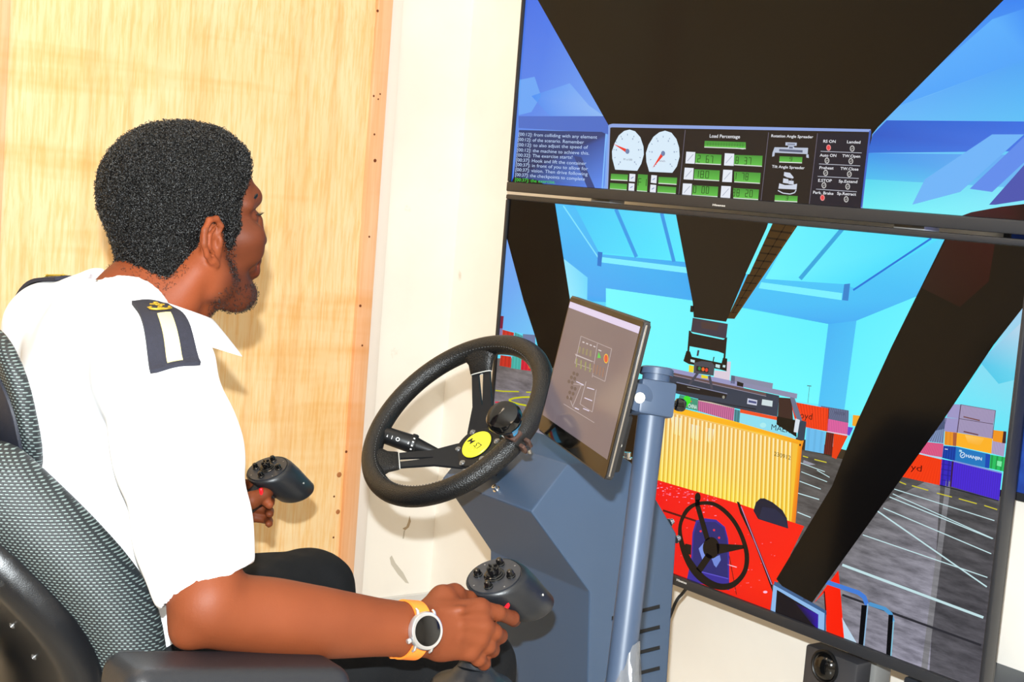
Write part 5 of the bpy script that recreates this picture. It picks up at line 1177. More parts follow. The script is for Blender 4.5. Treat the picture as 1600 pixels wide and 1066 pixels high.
# skull and face
f.ell(hd(-0.014, 0, 0.045), (0.092, 0.073, 0.083), MH, .02)
f.ell(hd(0.036, 0, -0.004), (0.060, 0.060, 0.082), MH, .03)
f.chain([hd(0.006, -0.056, -0.035), hd(0.018, -0.052, -0.068), hd(0.058, -0.024, -0.094), hd(0.074, 0, -0.096), hd(0.058, 0.024, -0.094), hd(0.018, 0.052, -0.068), hd(0.006, 0.056, -0.035)], [.018, .018, .018, .019, .018, .018, .018], .022)
f.ell(hd(0.042, 0, -0.068), (0.038, 0.044, 0.034), MH, .02)
f.ell(hd(0.060, 0, 0.048), (0.036, 0.056, 0.04), MH, .02)
for s in (-1, 1):
    f.chain([hd(0.089, s*0.010, 0.029), hd(0.085, s*0.030, 0.034), hd(0.068, s*0.051, 0.027)], [.010, .012, .010], .012)
    f.ell(hd(0.068, s*0.046, -0.016), (0.026, 0.022, 0.022), MH, .018); f.ell(hd(0.074, s*0.034, -0.036), (0.022, 0.018, 0.020), MH, .018)
    f.ell(hd(0.098, s*0.032, 0.008), (0.013, 0.018, 0.011), MH, .010, 'sub')
    f.ell(hd(0.078, s*0.032, 0.008), (0.0135, 0.0155, 0.0125), MH, .004)
    f.cap(hd(0.102, s*0.012, -0.026), hd(0.094, s*0.016, -0.028), .0085, .007, .006)
f.chain([hd(0.090, 0, 0.022), hd(0.103, 0, 0.000), hd(0.107, 0, -0.026)], [.0085, .009, .0120], .010)
f.chain([hd(0.085, -0.022, -0.056), hd(0.098, 0, -0.0525), hd(0.085, 0.022, -0.056)], [.006, .010, .006], .007)
f.chain([hd(0.083, -0.02, -0.060), hd(0.095, 0, -0.067), hd(0.083, 0.02, -0.060)], [.006, .0105, .006], .006)
f.cap(hd(0.096, -0.02, -0.0595), hd(0.096, 0.02, -0.0595), .002, .002, .004, 'sub')
f.ell(hd(0.076, 0, -0.098), (0.018, 0.02, 0.015), MH, .012)
# ears
for s in (-1, 1):
    yb = s*0.071
    e = lambda x, z, o=0: hd(x*1.0+0.007, yb+s*(0.006+o+max(0, -x)*0.30), z*0.94-0.014)
    f.ell(e(-0.002, 0.0, -0.004), (0.017, 0.006, 0.027), MH, .006)
    f.chain([e(0.006, 0.008, .001), e(0.010, 0.020, .003), e(0.002, 0.031, .006), e(-0.010, 0.030, .008), e(-0.019, 0.018, .010), e(-0.021, 0.0, .010), e(-0.016, -0.016, .007), e(-0.008, -0.026, .003)], [.003, .0036, .0042, .0044, .0044, .0042, .0040, .0040], .003)
    f.cap(e(-0.004, -0.026, .002), e(0.001, -0.031, .001), .0062, .0052, .005)
    f.chain([e(0.0, 0.018, .004), e(-0.010, 0.010, .006), e(-0.012, -0.006, .006), e(-0.004, -0.015, .004)], [.0026, .0034, .0034, .003], .003)
    f.ell(e(0.001, -0.003, .005), (0.0075, 0.007, 0.010), MH, .003, 'sub'); f.cap(e(0.008, -0.006, .000), e(0.008, 0.002, .002), .0038, .0038, .003)
# right arm
f.chain([SHR, SHR.lerp(ELR, .55), ELR+V(-.005, 0, .02)], [0.052, 0.048, 0.043], .02)
f.chain(catmull([ELR+V(-.012, 0.0, .008), ELR.lerp(WRR, .25)+V(0, .004, 0.003), ELR.lerp(WRR, .55)+V(0, .002, 0.0), ELR.lerp(WRR, .82), WRR], 4), list(np.interp(np.linspace(0, 1, 17), [0, .12, .28, .5, .75, 1], [.0370, .0400, .0420, .0385, .0310, .0275])), .012)
f.ell(ELR+V(-.03, 0, -.018), (.016, .016, .016), k=.02)
# left arm: elbow out of sight behind the body
ELL = V(0.74, 2.25, 0.86); 
PGL = JL + V(-0.012, 0.004, -0.062)
WRL = PGL + V(-0.085, 0.03, -0.006)
f.chain([SHL, SHL.lerp(ELL, .5), ELL], [0.052, 0.046, 0.042], .02); f.chain([ELL, ELL.lerp(WRL, .25), ELL.lerp(WRL, .8), WRL], [.042, .042, .030, .027], .02)
# right hand closed round the stick: palm block, four unequal fingers with bends, thumb over the top
def A(x, y, D): return at(x, y, D)
K = {'i': A(750, 950, 1.872), 'm': A(756, 979, 1.868), 'r': A(748, 1000, 1.868), 'p': A(735, 1019, 1.866)}
f.chain([WRR, A(690, 962, 1.852), K['i']], [.0235, .0190, .0128], .012); f.chain([WRR, A(700, 979, 1.850), K['m']], [.0235, .0190, .0130], .012)
f.chain([WRR+V(0, 0, -.004), A(696, 995, 1.850), K['r']], [.0235, .0185, .0122], .012); f.chain([WRR+V(0, 0, -.010), A(688, 1008, 1.850), K['p']], [.021, .0185, .0112], .012)
f.ell(A(695, 985, 1.865), (.030, .020, .030), k=.012)
for k_, q_ in (('m', (690, 974)), ('r', (686, 990)), ('i', (690, 957))):
    n_ = (CAM-K[k_]).normalized(); f.chain([A(q_[0]-8, q_[1], 1.850)+n_*.0165, A(q_[0]+30, (q_[1]+{'m': 979, 'r': 1000, 'i': 950}[k_])/2, 1.855)+n_*.0155, K[k_]+n_*.009], [.002, .0034, .0045], .008)
for k_ in K: f.ell(K[k_]+(CAM-K[k_]).normalized()*.0035, (.0085, .0085, .0085), k=.009)
f.chain([K['i'], A(778, 958, 1.888), A(800, 966, 1.918), A(803, 969, 1.945), A(790, 962, 1.962)], [.0112, .0100, .0094, .0086, .0076], .004)
f.chain([K['m'], A(772, 988, 1.880), A(781, 994, 1.905), A(779, 996, 1.936), A(766, 990, 1.946)], [.0112, .0104, .0098, .0092, .0082], .004)
f.chain([K['r'], A(762, 1010, 1.880), A(769, 1016, 1.902), A(768, 1016, 1.932), A(754, 1010, 1.942)], [.0106, .0100, .0094, .0088, .0078], .004)
f.chain([K['p'], A(747, 1030, 1.876), A(756, 1037, 1.896), A(755, 1036, 1.922), A(743, 1030, 1.930)], [.0098, .0090, .0084, .0078, .0070], .004)
TH = [A(672, 955, 1.856), A(692, 936, 1.872), A(710, 928, 1.890), A(733, 938, 1.915), A(748, 941, 1.940)]
f.chain(TH, [.0175, .0165, .0118, .0102, .0088], .009)
f.chain([A(676, 975, 1.87), A(705, 958, 1.885), A(740, 958, 1.89)], [.018, .015, .010], .012)
# left hand: index finger on the trigger, the rest round the grip
gl = PGL
lk = [gl+V(-.030, .018, .030), gl+V(-.030, .020, .010), gl+V(-.030, .020, -.010), gl+V(-.032, .018, -.028)]
for i, p in enumerate(lk): f.chain([WRL+V(0, 0, .010-.007*i), p], [.021, .0125], .012)
ix = [lk[0], gl+V(.008, .022, .028), A(410, 779, 2.590), A(421, 789, 2.575)]
f.chain(ix, [.0115, .0102, .0092, .0082], .004)
for i, p in enumerate(lk[1:]):
    z = p.z; f.chain([p, V(gl.x+.004, gl.y+.026, z-.004), V(gl.x+.026, gl.y+.006, z-.006), V(gl.x+.012, gl.y-.022, z-.006)], [.0112-.0005*i, .0102-.0006*i, .0094-.0006*i, .0080-.0005*i], .004)
f.chain([WRL+V(.02, -.02, .0), gl+V(-.026, -.024, .012), gl+V(-.004, -.026, .022), gl+V(.014, -.020, .028)], [.017, .0145, .0108, .0088], .008)
person = thing('person', 'man in a white uniform shirt with shoulder boards, seated and facing the big screens', 'person', (0.80, YC, 0.0))
body = f.obj('body', M_skin, person, relax=1)
# skin tone: paler finger pads, darker beard area and lips, and painted-in light on the head
me = body.data; nv = len(me.vertices); co = np.zeros(nv*3); me.vertices.foreach_get('co', co); co = co.reshape(-1, 3)
L_ = (co-np.array(HC)); lx, ly, lz = L_ @ np.array(hx), L_ @ np.array(hy), L_ @ np.array(hz)
tone = np.ones((nv, 4), np.float32)
face = (lz > -.14) & (np.abs(ly) < .1) & (np.abs(lx) < .14) & (co[:, 2] > 1.10)
beard = face & (((lz < -.060) & (lx > 0.0)) | ((np.abs(lx-0.024) < .013) & (lz < 0.02) & (np.abs(ly) > .045)))
fm = np.clip((lx-.015)/.03, 0, 1)[:, None]*face[:, None]; tone[:, :3] *= 1-fm*np.array([.30, .30, .22]); nb = (np.clip((.02-lx)/.02, 0, 1)*face)[:, None]; tone[:, :3] *= 1+nb*np.array([.30, .22, .18])  # face front darkened, ear and neck lightened: fall of the flash put into colour
bd = np.maximum(np.clip((-.052-lz)/.02, 0, 1)*np.clip((lx-.005)/.02, 0, 1), np.clip(1-np.abs(lx-0.038+.10*(lz+.03))/.018, 0, 1)*np.clip((.02-lz)/.02, 0, 1)*(np.abs(ly) > .04)); tone[:, :3] *= 1-(bd*face)[:, None]*np.array([.30, .34, .34])
lip = face & (lx > .088) & (lz < -.046) & (lz > -.076) & (np.abs(ly) < .024); tone[lip, :3] = (.72, .55, .60)
tip = np.linalg.norm(co-np.array(A(421, 789, 2.575)), axis=1) < .014; tone[tip, :3] = (1.5, 1.5, 1.6)
for k_ in list(K.values())+[A(800, 966, 1.915), A(781, 994, 1.90), A(769, 1016, 1.90)]:
    d_ = np.linalg.norm(co-np.array(k_), axis=1); m_ = np.clip(1-d_/.016, 0, 1)[:, None]; tone[:, :3] *= (1-m_*np.array([.20, .26, .26]))
a = me.color_attributes.new('tone', 'FLOAT_COLOR', 'POINT'); a.data.foreach_set('color', tone.ravel())
# eyes, brows, lashes
M_eye = mat('eye_white', (225, 220, 212), 0.2); M_iris = mat('dark_iris', (25, 14, 10), 0.1); M_hair = mat('black_hair', (7, 6, 6), 0.5, spec=0.25, bump=('voronoi', 420, 0.9, 0.002))
M_curl = mat('curly_black_hair', (9, 8, 8), 0.34, spec=0.6)
for s in (-1, 1):
    c = hd(0.0765, s*0.032, 0.008); bm = bmesh.new(); add_ball(bm, (0, 0, 0), 0.0128, Matrix.Translation(c)); e_ = bm_obj('eyeball', bm, M_eye, person, smooth=True, auto=None)
    bm = bmesh.new(); add_lathe(bm, [(0.006, 0.0113), (0.003, 0.0130), (0, 0.0133)], frame_z(c, hx), 16); bm_obj('iris', bm, M_iris, e_, smooth=True)
    bm = bmesh.new()
    for j in range(14):
        v = (j-6.5)/6.5; p = c+hx*0.0125*math.sqrt(max(0.05, 1-v*v*.75))+hy*v*0.0125+hz*0.0045; add_tube(bm, [p, p+hx*0.006-hz*.001+hy*v*.003, p+hx*0.010+hz*0.002+hy*v*.005], [.0005, .0004, .0001], 4)
    bm_obj('eyelashes', bm, M_curl, person, kind='stuff')
    bm = bmesh.new(); add_tube(bm, catmull([hd(0.098, s*0.010, 0.032), hd(0.097, s*0.026, 0.039), hd(0.085, s*0.045, 0.037), hd(0.072, s*0.055, 0.030)], 4), [.002]+[.0042]*11+[.0012], 8, flat=(1, .6)); bm_obj('eyebrow', bm, M_curl, person, smooth=True)
# hair: a thick short cap of tight curls
f = Field(np.arange(0.66, 0.975, 0.0022), np.arange(1.735, 1.99, 0.0022), np.arange(1.10, 1.43, 0.0022))
f.ell(hd(-0.009, 0, 0.046), (0.102, 0.089, 0.093), MH, .01); f.ell(hd(0.026, 0, 0.066), (0.074, 0.074, 0.064), MH, .018); f.ell(hd(-0.034, 0, -0.014), (0.058, 0.064, 0.080), MH, .02); f.ell(hd(-0.028, 0, -0.062), (0.056, 0.064, 0.074), MH, .015)
f.chain([hd(0.036, -0.069, 0.05), hd(0.037, -0.0695, 0.004), hd(0.034, -0.064, -0.022)], [.012, .0075, .004], .01); f.chain([hd(0.036, 0.069, 0.05), hd(0.037, 0.0695, 0.004), hd(0.034, 0.064, -0.022)], [.012, .0075, .004], .01)
def cut1(X, Y, Z):
    x, y, z = X-HC.x, np.abs(Y-HC.y), Z-HC.z; u = hx.x*x+hx.z*z; q_ = hz.x*x+hz.z*z
    line1 = 0.86*(u-0.086)-0.50*(q_-0.086)+0.10*y*0      # forehead to temple
    side = u-0.040                                        # keep a sideburn down to the lobe
    return np.maximum(line1, -9)*1.0
f.apply(lambda X, Y, Z: -np.minimum(cut1(X, Y, Z), np.where(np.abs(Y-HC.y) > .055, (hx.x*(X-HC.x)+hx.z*(Z-HC.z))-0.053, 9)+0*Z), (0.6, 1.7, 1.1), (1, 2, 1.4), .006, 'cut')
def nape(X, Y, Z):
    x, z = X-HC.x, Z-HC.z; u = hx.x*x+hx.z*z; q_ = hz.x*x+hz.z*z+0*Y
    # hairline rises from the nape to the top of the ear, then drops as a sideburn in front of it
    edge = np.where(u < -0.014, -0.030+(u+0.014)*1.05, np.where(u < 0.030, -0.030+(u+0.014)*1.1, -0.03))
    edge = np.maximum(edge-.006-.016*np.clip((-.03-u)/.04, 0, 1), -0.118)
    return (q_-edge)*0.7
f.apply(nape, (0.6, 1.7, 1.1), (1, 2, 1.4), .006, 'cut')
for s in (-1, 1): f.ell(hd(0.002, s*0.088, -0.016), (0.023, 0.03, 0.029), MH, .006, 'sub')
hair = f.obj('hair', M_hair, person, relax=1, disp=lambda v: 0.0013*vnoise(v, 700, 1)+0.0010*vnoise(v, 1100, 2)+0.0012*vnoise(v, 160, 3))
def curls(name, pts, nrm, parent, size=0.003, wire=0.00055, seed=1):
    r = np.random.default_rng(seed); n = len(pts); S_ = 6
    t = r.normal(size=(n, 3)); t -= (t*nrm).sum(1)[:, None]*nrm; t /= np.linalg.norm(t, axis=1)[:, None]+1e-9
    tilt = r.uniform(.1, 1.0, size=(n, 1)); up_ = nrm*tilt+np.cross(nrm, t)*(1-tilt)*np.sign(r.normal(size=(n, 1))); up_ /= np.linalg.norm(up_, axis=1)[:, None]
    sz = size*r.uniform(.6, 1.3, size=(n, 1)); vs = np.zeros((n, S_, 3, 3)); ang0 = r.uniform(0, 6.28, size=n)
    for j in range(S_):
        a = ang0+j*4.2/(S_-1); c = pts+nrm*0.0010+(t*np.cos(a)[:, None]+up_*np.sin(a)[:, None])*sz*.5+np.cross(t, up_)*((j-2.5)*.0004)
        for q_ in range(3):
            b = 2*math.pi*q_/3; rad = (t*np.cos(a)[:, None]+up_*np.sin(a)[:, None])*math.cos(b)+np.cross(t, up_)*math.sin(b); vs[:, j, q_] = c+rad*wire
    v = vs.reshape(-1, 3); base = np.arange(n)*S_*3; F = []
    for j in range(S_-1):
        for q_ in range(3): F.append(np.stack([base+j*3+q_, base+j*3+(q_+1) % 3, base+(j+1)*3+(q_+1) % 3, base+(j+1)*3+q_], 1))
    F = np.concatenate(F)
    me = bpy.data.meshes.new(name); me.vertices.add(len(v)); me.vertices.foreach_set('co', v.ravel()); me.loops.add(F.size); me.loops.foreach_set('vertex_index', F.ravel().astype(np.int32))
    me.polygons.add(len(F)); me.polygons.foreach_set('loop_start', np.arange(0, F.size, 4, dtype=np.int32)); me.update(calc_edges=True)
    return obj_me(name, me, M_curl, parent, True, kind='stuff')
def surf_pts(o, n, keep=None, seed=0):
    me = o.data; m = len(me.vertices); c = np.zeros(m*3); me.vertices.foreach_get('co', c); nr = np.zeros(m*3); me.vertices.foreach_get('normal', nr); c = c.reshape(-1, 3); nr = nr.reshape(-1, 3)
    idx = np.arange(m) if keep is None else np.nonzero(keep(c))[0]
    q_ = np.random.default_rng(seed).choice(idx, n); j = np.random.default_rng(seed+1).normal(size=(n, 3))*.0008; return c[q_]+j, nr[q_]
p_, n_ = surf_pts(hair, 26000, None, 3); curls('hair_curls', p_, n_, hair, 0.0036, 0.00048, 4)
def loc(c): L = c-np.array(HC); return L @ np.array(hx), L @ np.array(hy), L @ np.array(hz)
def kb(c):
    x, y, z = loc(c); return (c[:, 2] > 1.12) & (np.abs(x-0.038+.10*(z+.03)) < .0105) & (z < 0.0) & (z > -.075) & (np.abs(y) > .04)
p_, n_ = surf_pts(body, 620, kb, 5); curls('sideburn_stubble', p_, n_, person, 0.0020, 0.00030, 6)
def kc(c):
    x, y, z = loc(c); return (c[:, 2] > 1.10) & (x > 0.01) & (z < -.082+(x < .06)*.004) & (z > -.125) & (x < .11)
p_, n_ = surf_pts(body, 900, kc, 7); curls('chin_beard', p_, n_, person, 0.0022, 0.00030, 8)
def kn(c):
    x, y, z = loc(c); return (x < -.02) & (x > -.10) & (z < -.045) & (z > -.10) & (c[:, 2] > 1.12) & (z-(-.030+(x+.03)*1.05) > -.022)
p_, n_ = surf_pts(body, 500, kn, 9); curls('nape_stubble', p_, n_, person, 0.0020, 0.00026, 10)

# ---- shirt
M_shirt = mat('white_cotton_shirt', (240, 242, 246), 0.75, spec=0.2, bump=('noise', 900, 0.15))
SE = ELR + (SHR-ELR)*0.30        # hem of the right sleeve on the arm's axis
f = Field(axis(0.55, 0.98, 0.0045), axis(1.40, 2.33, 0.0045), axis(0.55, 1.22, 0.0045))
f.ell((0.740, YC, 0.955), (0.130, 0.178, 0.185), k=.04); f.ell((0.752, YC, 0.745), (0.132, 0.168, 0.19), k=.06); f.ell((0.755, YC, 0.63), (0.125, 0.165, 0.09), k=.05)
f.cap(V(0.722, 1.695, 1.080), V(0.722, 2.025, 1.084), 0.058, 0.058, .05)
for s in (-1, 1): f.cap(V(0.735, YC+s*0.06, 1.138), V(0.722, YC+s*0.170, 1.098), 0.044, 0.050, .03)
f.cap(V(0.735, YC, 1.10), V(0.76, YC, 1.135), 0.080, 0.070, .03)
f.ell((0.79, 1.78, 0.95), (0.075, 0.08, 0.11), k=.04); f.ell((0.79, 1.94, 0.95), (0.075, 0.08, 0.11), k=.04)
axr = (SE-SHR).normalized()
f.chain([SHR+V(0, .01, -.01), SHR.lerp(SE, .5), SE-axr*0.01, SE+axr*0.05], [0.072, 0.071, 0.062, 0.060], .03)
SEL = ELL+(SHL-ELL)*.3; axl = (SEL-SHL).normalized()
f.chain([SHL, SHL.lerp(SEL, .5), SEL+axl*.03], [0.068, 0.068, 0.065], .03)
# sleeve hems cut square to the arm, hollow round it
hemn = (axr + V(0.0, 0, 0)).normalized()
hemn = V(0.34, -0.42, -0.88).normalized()
f.plane(at(332, 913, 1.66), hemn, .002, lo=(0.55, 1.40, 0.70), hi=(0.98, 1.64, 0.95))
f.cap(SE-axr*.02, SE+axr*.16, 0.046, 0.054, .004, 'sub')
f.plane(SEL+axl*0.02, axl, .002, lo=(0.55, 2.16, 0.7), hi=(0.98, 2.4, 1.0))
f.cap(SEL-axl*.03, SEL+axl*.12, 0.047, 0.056, .004, 'sub')
f.plane((0.75, YC, 0.60), (0, 0, -1), .004)
# neck opening
f.cap(V(0.745, YC, 1.09), V(0.79, YC, 1.20), 0.064, 0.072, .006, 'sub'); f.cap(V(0.79, YC, 1.12), V(0.90, YC, 1.09), 0.035, 0.05, .01, 'sub')
def wr(v): 
    d_ = 0.0022*vnoise(v*np.array([1, 1, .45]), 34, 11)+0.0010*vnoise(v, 80, 12)
    return d_
shirt = f.obj('shirt', M_shirt, person, relax=2, disp=wr)
# collar: band, fold and points
rows = []
def ring(c, rx, ry, tilt, n=44, gap=0.16):
    out = []
    for k in range(n):
        a = gap+(2*math.pi-2*gap)*k/(n-1)          # opening at the front (a = 0 -> +x)
        x = rx*math.cos(a); y = ry*math.sin(a)
        out.append(V(c[0]+x*math.cos(tilt), c[1]+y, c[2]-x*math.sin(tilt)))
    return out
def collar():
    n = 44; bm = bmesh.new()
    zt_ = lambda p: 1.176-(p.x-0.712)*0.30
    def rg(cx, r1, r2, dz):
        L = ring((cx, YC, 1.1), r1, r2, 0, n, .10)
        for p in L: p.z = zt_(p)+dz
        return L
    inner0 = rg(0.790, 0.079, 0.078, -0.050); top_ = rg(0.791, 0.076, 0.076, -0.001); top2 = rg(0.790, 0.080, 0.080, 0.0)
    fall = rg(0.786, 0.102, 0.106, -0.042); fall_i = rg(0.787, 0.097, 0.101, -0.042)
    for L in (fall, fall_i):
        for k in range(n):
            a = .10+(2*math.pi-.2)*k/(n-1); w_ = max(0.0, math.cos(a)-0.15)/0.85; sgn = 1 if math.sin(a) > 0 else -1
            L[k] += V(0.017*w_, sgn*0.036*w_**1.3, -0.004*w_)
    lines = [inner0, top_, top2, fall, fall_i]
    vv = [[bm.verts.new(p) for p in L] for L in lines]
    for A_, B_ in zip(vv, vv[1:]):
        for k in range(n-1): bm.faces.new((A_[k], A_[k+1], B_[k+1], B_[k]))
    me = bpy.data.meshes.new('collar'); bmesh.ops.recalc_face_normals(bm, faces=bm.faces); bm.to_mesh(me); bm.free()
    o = obj_me('collar', me, M_shirt, person, True, None, None, 50)
    md = o.modifiers.new('thick', 'SOLIDIFY'); md.thickness = 0.0018; md2 = o.modifiers.new('smooth', 'SUBSURF'); md2.levels = 1; md2.render_levels = 2
    return o
col_ = collar()
# shoulder boards laid on the shirt
M_board = mat('navy_board_cloth', (30, 31, 46), 0.8, noise=(200, (24, 25, 38)), bump=('noise', 700, .4)); M_gold = mat('gold_braid', (238, 222, 150), 0.45, 0.2, bump=('noise', 900, .5)); M_brass = mat('gold_wire', (214, 176, 62), 0.3, 0.7)
def board(inner, outer, w_in, w_out, label, emblem):
    """follow the shirt's surface from the collar to the shoulder's edge"""
    nL, nW = 22, 9; G = []
    acr = V(1, 0, 0)
    for i in range(nL):
        t = i/(nL-1); c = inner.lerp(outer, t); wd = w_in+(w_out-w_in)*t; row = []
        for j in range(nW):
            s_ = (j/(nW-1)-.5); p = c+acr*(s_*wd); p.z += 0.0
            ok, l_, n_, fi = shirt.ray_cast(Vector((p.x, p.y, 1.40)), Vector((0, 0, -1)))
            if not ok: l_, n_ = Vector((p.x, p.y, c.z)), Vector((0, 0, 1))
            row.append((Vector(l_), Vector(n_)))
        G.append(row)
    # smooth heights so the board is a stiff strip
    for _ in range(10):
        Z = [[g_[0].z for g_ in r] for r in G]
        for i in range(nL):
            for j in range(nW):
                nb = [Z[a_][b_] for a_, b_ in ((i-1, j), (i+1, j), (i, j-1), (i, j+1)) if 0 <= a_ < nL and 0 <= b_ < nW]; G[i][j][0].z = max(Z[i][j]*.5+.5*sum(nb)/len(nb), Z[i][j])
    def patch(u0, u1, v0, v1, h0, h1, m, name, par, nu=14, nv=7):
        def P(u, v, h):
            fi, fj = u*(nL-1), v*(nW-1); i, j = min(int(fi), nL-2), min(int(fj), nW-2); a_, b_ = fi-i, fj-j
            p = (G[i][j][0]*(1-a_)+G[i+1][j][0]*a_)*(1-b_)+(G[i][j+1][0]*(1-a_)+G[i+1][j+1][0]*a_)*b_
            e = 0.002; n = (G[i+1][j][0]-G[i][j][0]).cross(G[i][min(j+1, nW-1)][0]-G[i][j][0]).normalized(); n = n if n.z > 0 else -n
            return p+n*h
        bm = bmesh.new()
        T_ = [[bm.verts.new(P(u0+(u1-u0)*i/nu, v0+(v1-v0)*j/nv, h1)) for j in range(nv+1)] for i in range(nu+1)]; B_ = [[bm.verts.new(P(u0+(u1-u0)*i/nu, v0+(v1-v0)*j/nv, h0)) for j in range(nv+1)] for i in range(nu+1)]
        for i in range(nu):
            for j in range(nv): bm.faces.new((T_[i][j], T_[i+1][j], T_[i+1][j+1], T_[i][j+1])); bm.faces.new((B_[i][j], B_[i][j+1], B_[i+1][j+1], B_[i+1][j]))
        for i in range(nu):
            bm.faces.new((T_[i][0], B_[i][0], B_[i+1][0], T_[i+1][0])); bm.faces.new((T_[i][nv], T_[i+1][nv], B_[i+1][nv], B_[i][nv]))
        for j in range(nv):
            bm.faces.new((T_[0][j], T_[0][j+1], B_[0][j+1], B_[0][j])); bm.faces.new((T_[nu][j], B_[nu][j], B_[nu][j+1], T_[nu][j+1]))
        return bm_obj(name, bm, m, par, smooth=True), P
    o, P = patch(0, 1, 0, 1, 0.001, 0.006, M_board, 'shoulder_board', person)
    o['label'] = label
    patch(.50, .95, .36, .64, 0.0055, 0.0075, M_gold, 'gold_stripe', o, 10, 3)
    if emblem:
        bm = bmesh.new(); Q = lambda u, v: P(u, v, 0.0078)
        # anchor: ring, stock, shank, arms with flukes and a rope round the shank
        cen = .5
        add_tube(bm, [Q(.195+.022*math.cos(k), cen+.055*math.sin(k)) for k in np.linspace(0, 6.283, 15)[:-1]], .0008, 5, closed=True)
        add_tube(bm, [Q(.22, cen), Q(.44, cen)], .0012, 6); add_tube(bm, [Q(.255, cen-.17), Q(.255, cen+.17)], .001, 6)
        add_tube(bm, [Q(.37+.07*math.cos(k)*1.0, cen+.26*math.sin(k)) for k in np.linspace(-1.5, 1.5, 13)], [.0006]+[.0013]*11+[.0006], 6)
        for s in (-1, 1): add_tube(bm, [Q(.38, cen+s*.20), Q(.345, cen+s*.28)], [.0022, .0003], 6)
        add_tube(bm, [Q(.23+.018*k, cen+.07*math.sin(k*1.25)) for k in np.linspace(0, 11, 30)], .0006, 5)
        bm_obj('anchor_emblem', bm, M_brass, o, smooth=True)
    return o
board(V(0.728, 1.722, 1.1), V(0.712, 1.598, 1.05), 0.046, 0.062, 'navy shoulder board with gold anchor and stripe on the near shoulder', True)
board(V(0.728, 1.998, 1.1), V(0.712, 2.125, 1.05), 0.046, 0.062, 'navy shoulder board on the far shoulder', True)
# ---- trousers and shoes
M_cloth = mat('black_trouser_cloth', (15, 16, 18), 0.85, spec=0.2, bump=('noise', 600, .4))
f = Field(axis(0.56, 1.46, 0.006), axis(1.60, 2.20, 0.006), axis(0.09, 0.80, 0.006))
f.ell((0.765, YC, 0.625), (0.142, 0.182, 0.10), k=.04); f.ell((0.775, YC, 0.70), (0.137, 0.173, 0.06), k=.04)
KNR, KNL = V(1.285, 1.735, 0.625), V(1.175, 2.03, 0.668)
for s, kn, an in ((-1, KNR, V(1.30, 1.74, 0.13)), (1, KNL, V(1.24, 2.02, 0.13))):
    f.chain([V(0.80, YC+s*0.085, 0.64), V(0.80, YC+s*.09, .64).lerp(kn, .55)+V(0, 0, .004), kn+V(-.02, 0, -.012)], [0.098, 0.084, 0.070], .03)
    f.chain([kn+V(-.01, 0, -.012), kn.lerp(an, .4), an], [0.066, 0.058, 0.050], .025)
f.plane((0.8, YC, 0.10), (0, 0, -1), .004)
f.plane((0.8, YC, 0.735), (0, 0, 1), .006)
trous = f.obj('trousers', M_cloth, person, relax=2, disp=lambda v: 0.003*vnoise(v*np.array([.5, 1, 1]), 45, 21)+0.0015*vnoise(v, 120, 22))
bm = bmesh.new()
for s, an in ((-1, V(1.30, 1.74, 0)), (1, V(1.24, 2.02, 0))):
    f = Field(axis(an.x-.12, an.x+.25, .006), axis(an.y-.07, an.y+.07, .006), axis(-.005, .14, .006))
    f.cap(an+V(-.05, 0, .045), an+V(.10, 0, .035), .042, .036, .02); f.ell(an+V(.13, 0, .03), (.075, .045, .035), k=.02); f.cap(an+V(-.02, 0, .05), an+V(-.02, 0, .13), .042, .045, .02); f.plane(an+V(0, 0, .002), (0, 0, -1), .002)
    f.obj('shoe', M_gloss, person, relax=1)
bm.free()
# ---- wristwatch
wt = thing('wristwatch', 'round silver wristwatch with black dial and orange strap on the right wrist', 'watch', tuple(WRR))
arm = (WRR-ELR).normalized(); Wc2 = at(637, 985, 1.812)
def arm_c(p): return ELR+arm*((p-ELR).dot(arm))
wax = arm_c(Wc2)
wn = (V(0.02, -0.97, 0.24) - arm*V(0.02, -0.97, 0.24).dot(arm)).normalized(); wtg = arm.cross(wn)
okh, lh, nh, _i = body.ray_cast(wax+wn*0.2, -wn); hgt = (lh-wax).dot(wn) if okh else .03
Fw = frame(wax+wn*(hgt+0.0005), arm, wtg, wn)
M_case = mat('brushed_steel', (205, 206, 210), 0.28, 0.85)
bm = bmesh.new(); add_lathe(bm, [(0.0195, 0.0), (0.0232, 0.002), (0.0236, 0.007), (0.0224, 0.0098), (0.0200, 0.0108), (0.0185, 0.0104), (0.0, 0.0100)], Fw, 48); bm_obj('case', bm, M_case, wt, smooth=True, auto=40)
bm = bmesh.new(); add_lathe(bm, [(0.0184, 0.0101), (0.0184, 0.0108), (0.0176, 0.0112), (0, 0.0114)], Fw, 48); bm_obj('dial', bm, M_gloss, wt, smooth=True, auto=40)
bm = bmesh.new(); add_lathe(bm, [(0.0032, 0), (0.0034, 0.001), (0.0034, 0.0038), (0.0026, 0.0046), (0, 0.0046)], frame_z(Fw @ V(-0.021, 0.0125, 0.005), Fw.to_3x3() @ V(-.86, .5, 0)), 14); bm_obj('crown', bm, M_case, wt, smooth=True)
for sx_ in (-1, 1):
    for sy_ in (-1, 1):
        bm = bmesh.new(); add_tube(bm, [Fw @ V(sx_*0.0125, sy_*0.0175, 0.005), Fw @ V(sx_*0.0122, sy_*0.0235, 0.0025), Fw @ V(sx_*0.0122, sy_*0.0255, -0.001)], [.0022, .002, .0016], 8); bm_obj('lug', bm, M_case, wt, smooth=True)
M_strap = mat('orange_silicone', (244, 128, 42), 0.5)
vs, fs = [], []; N_ = 64
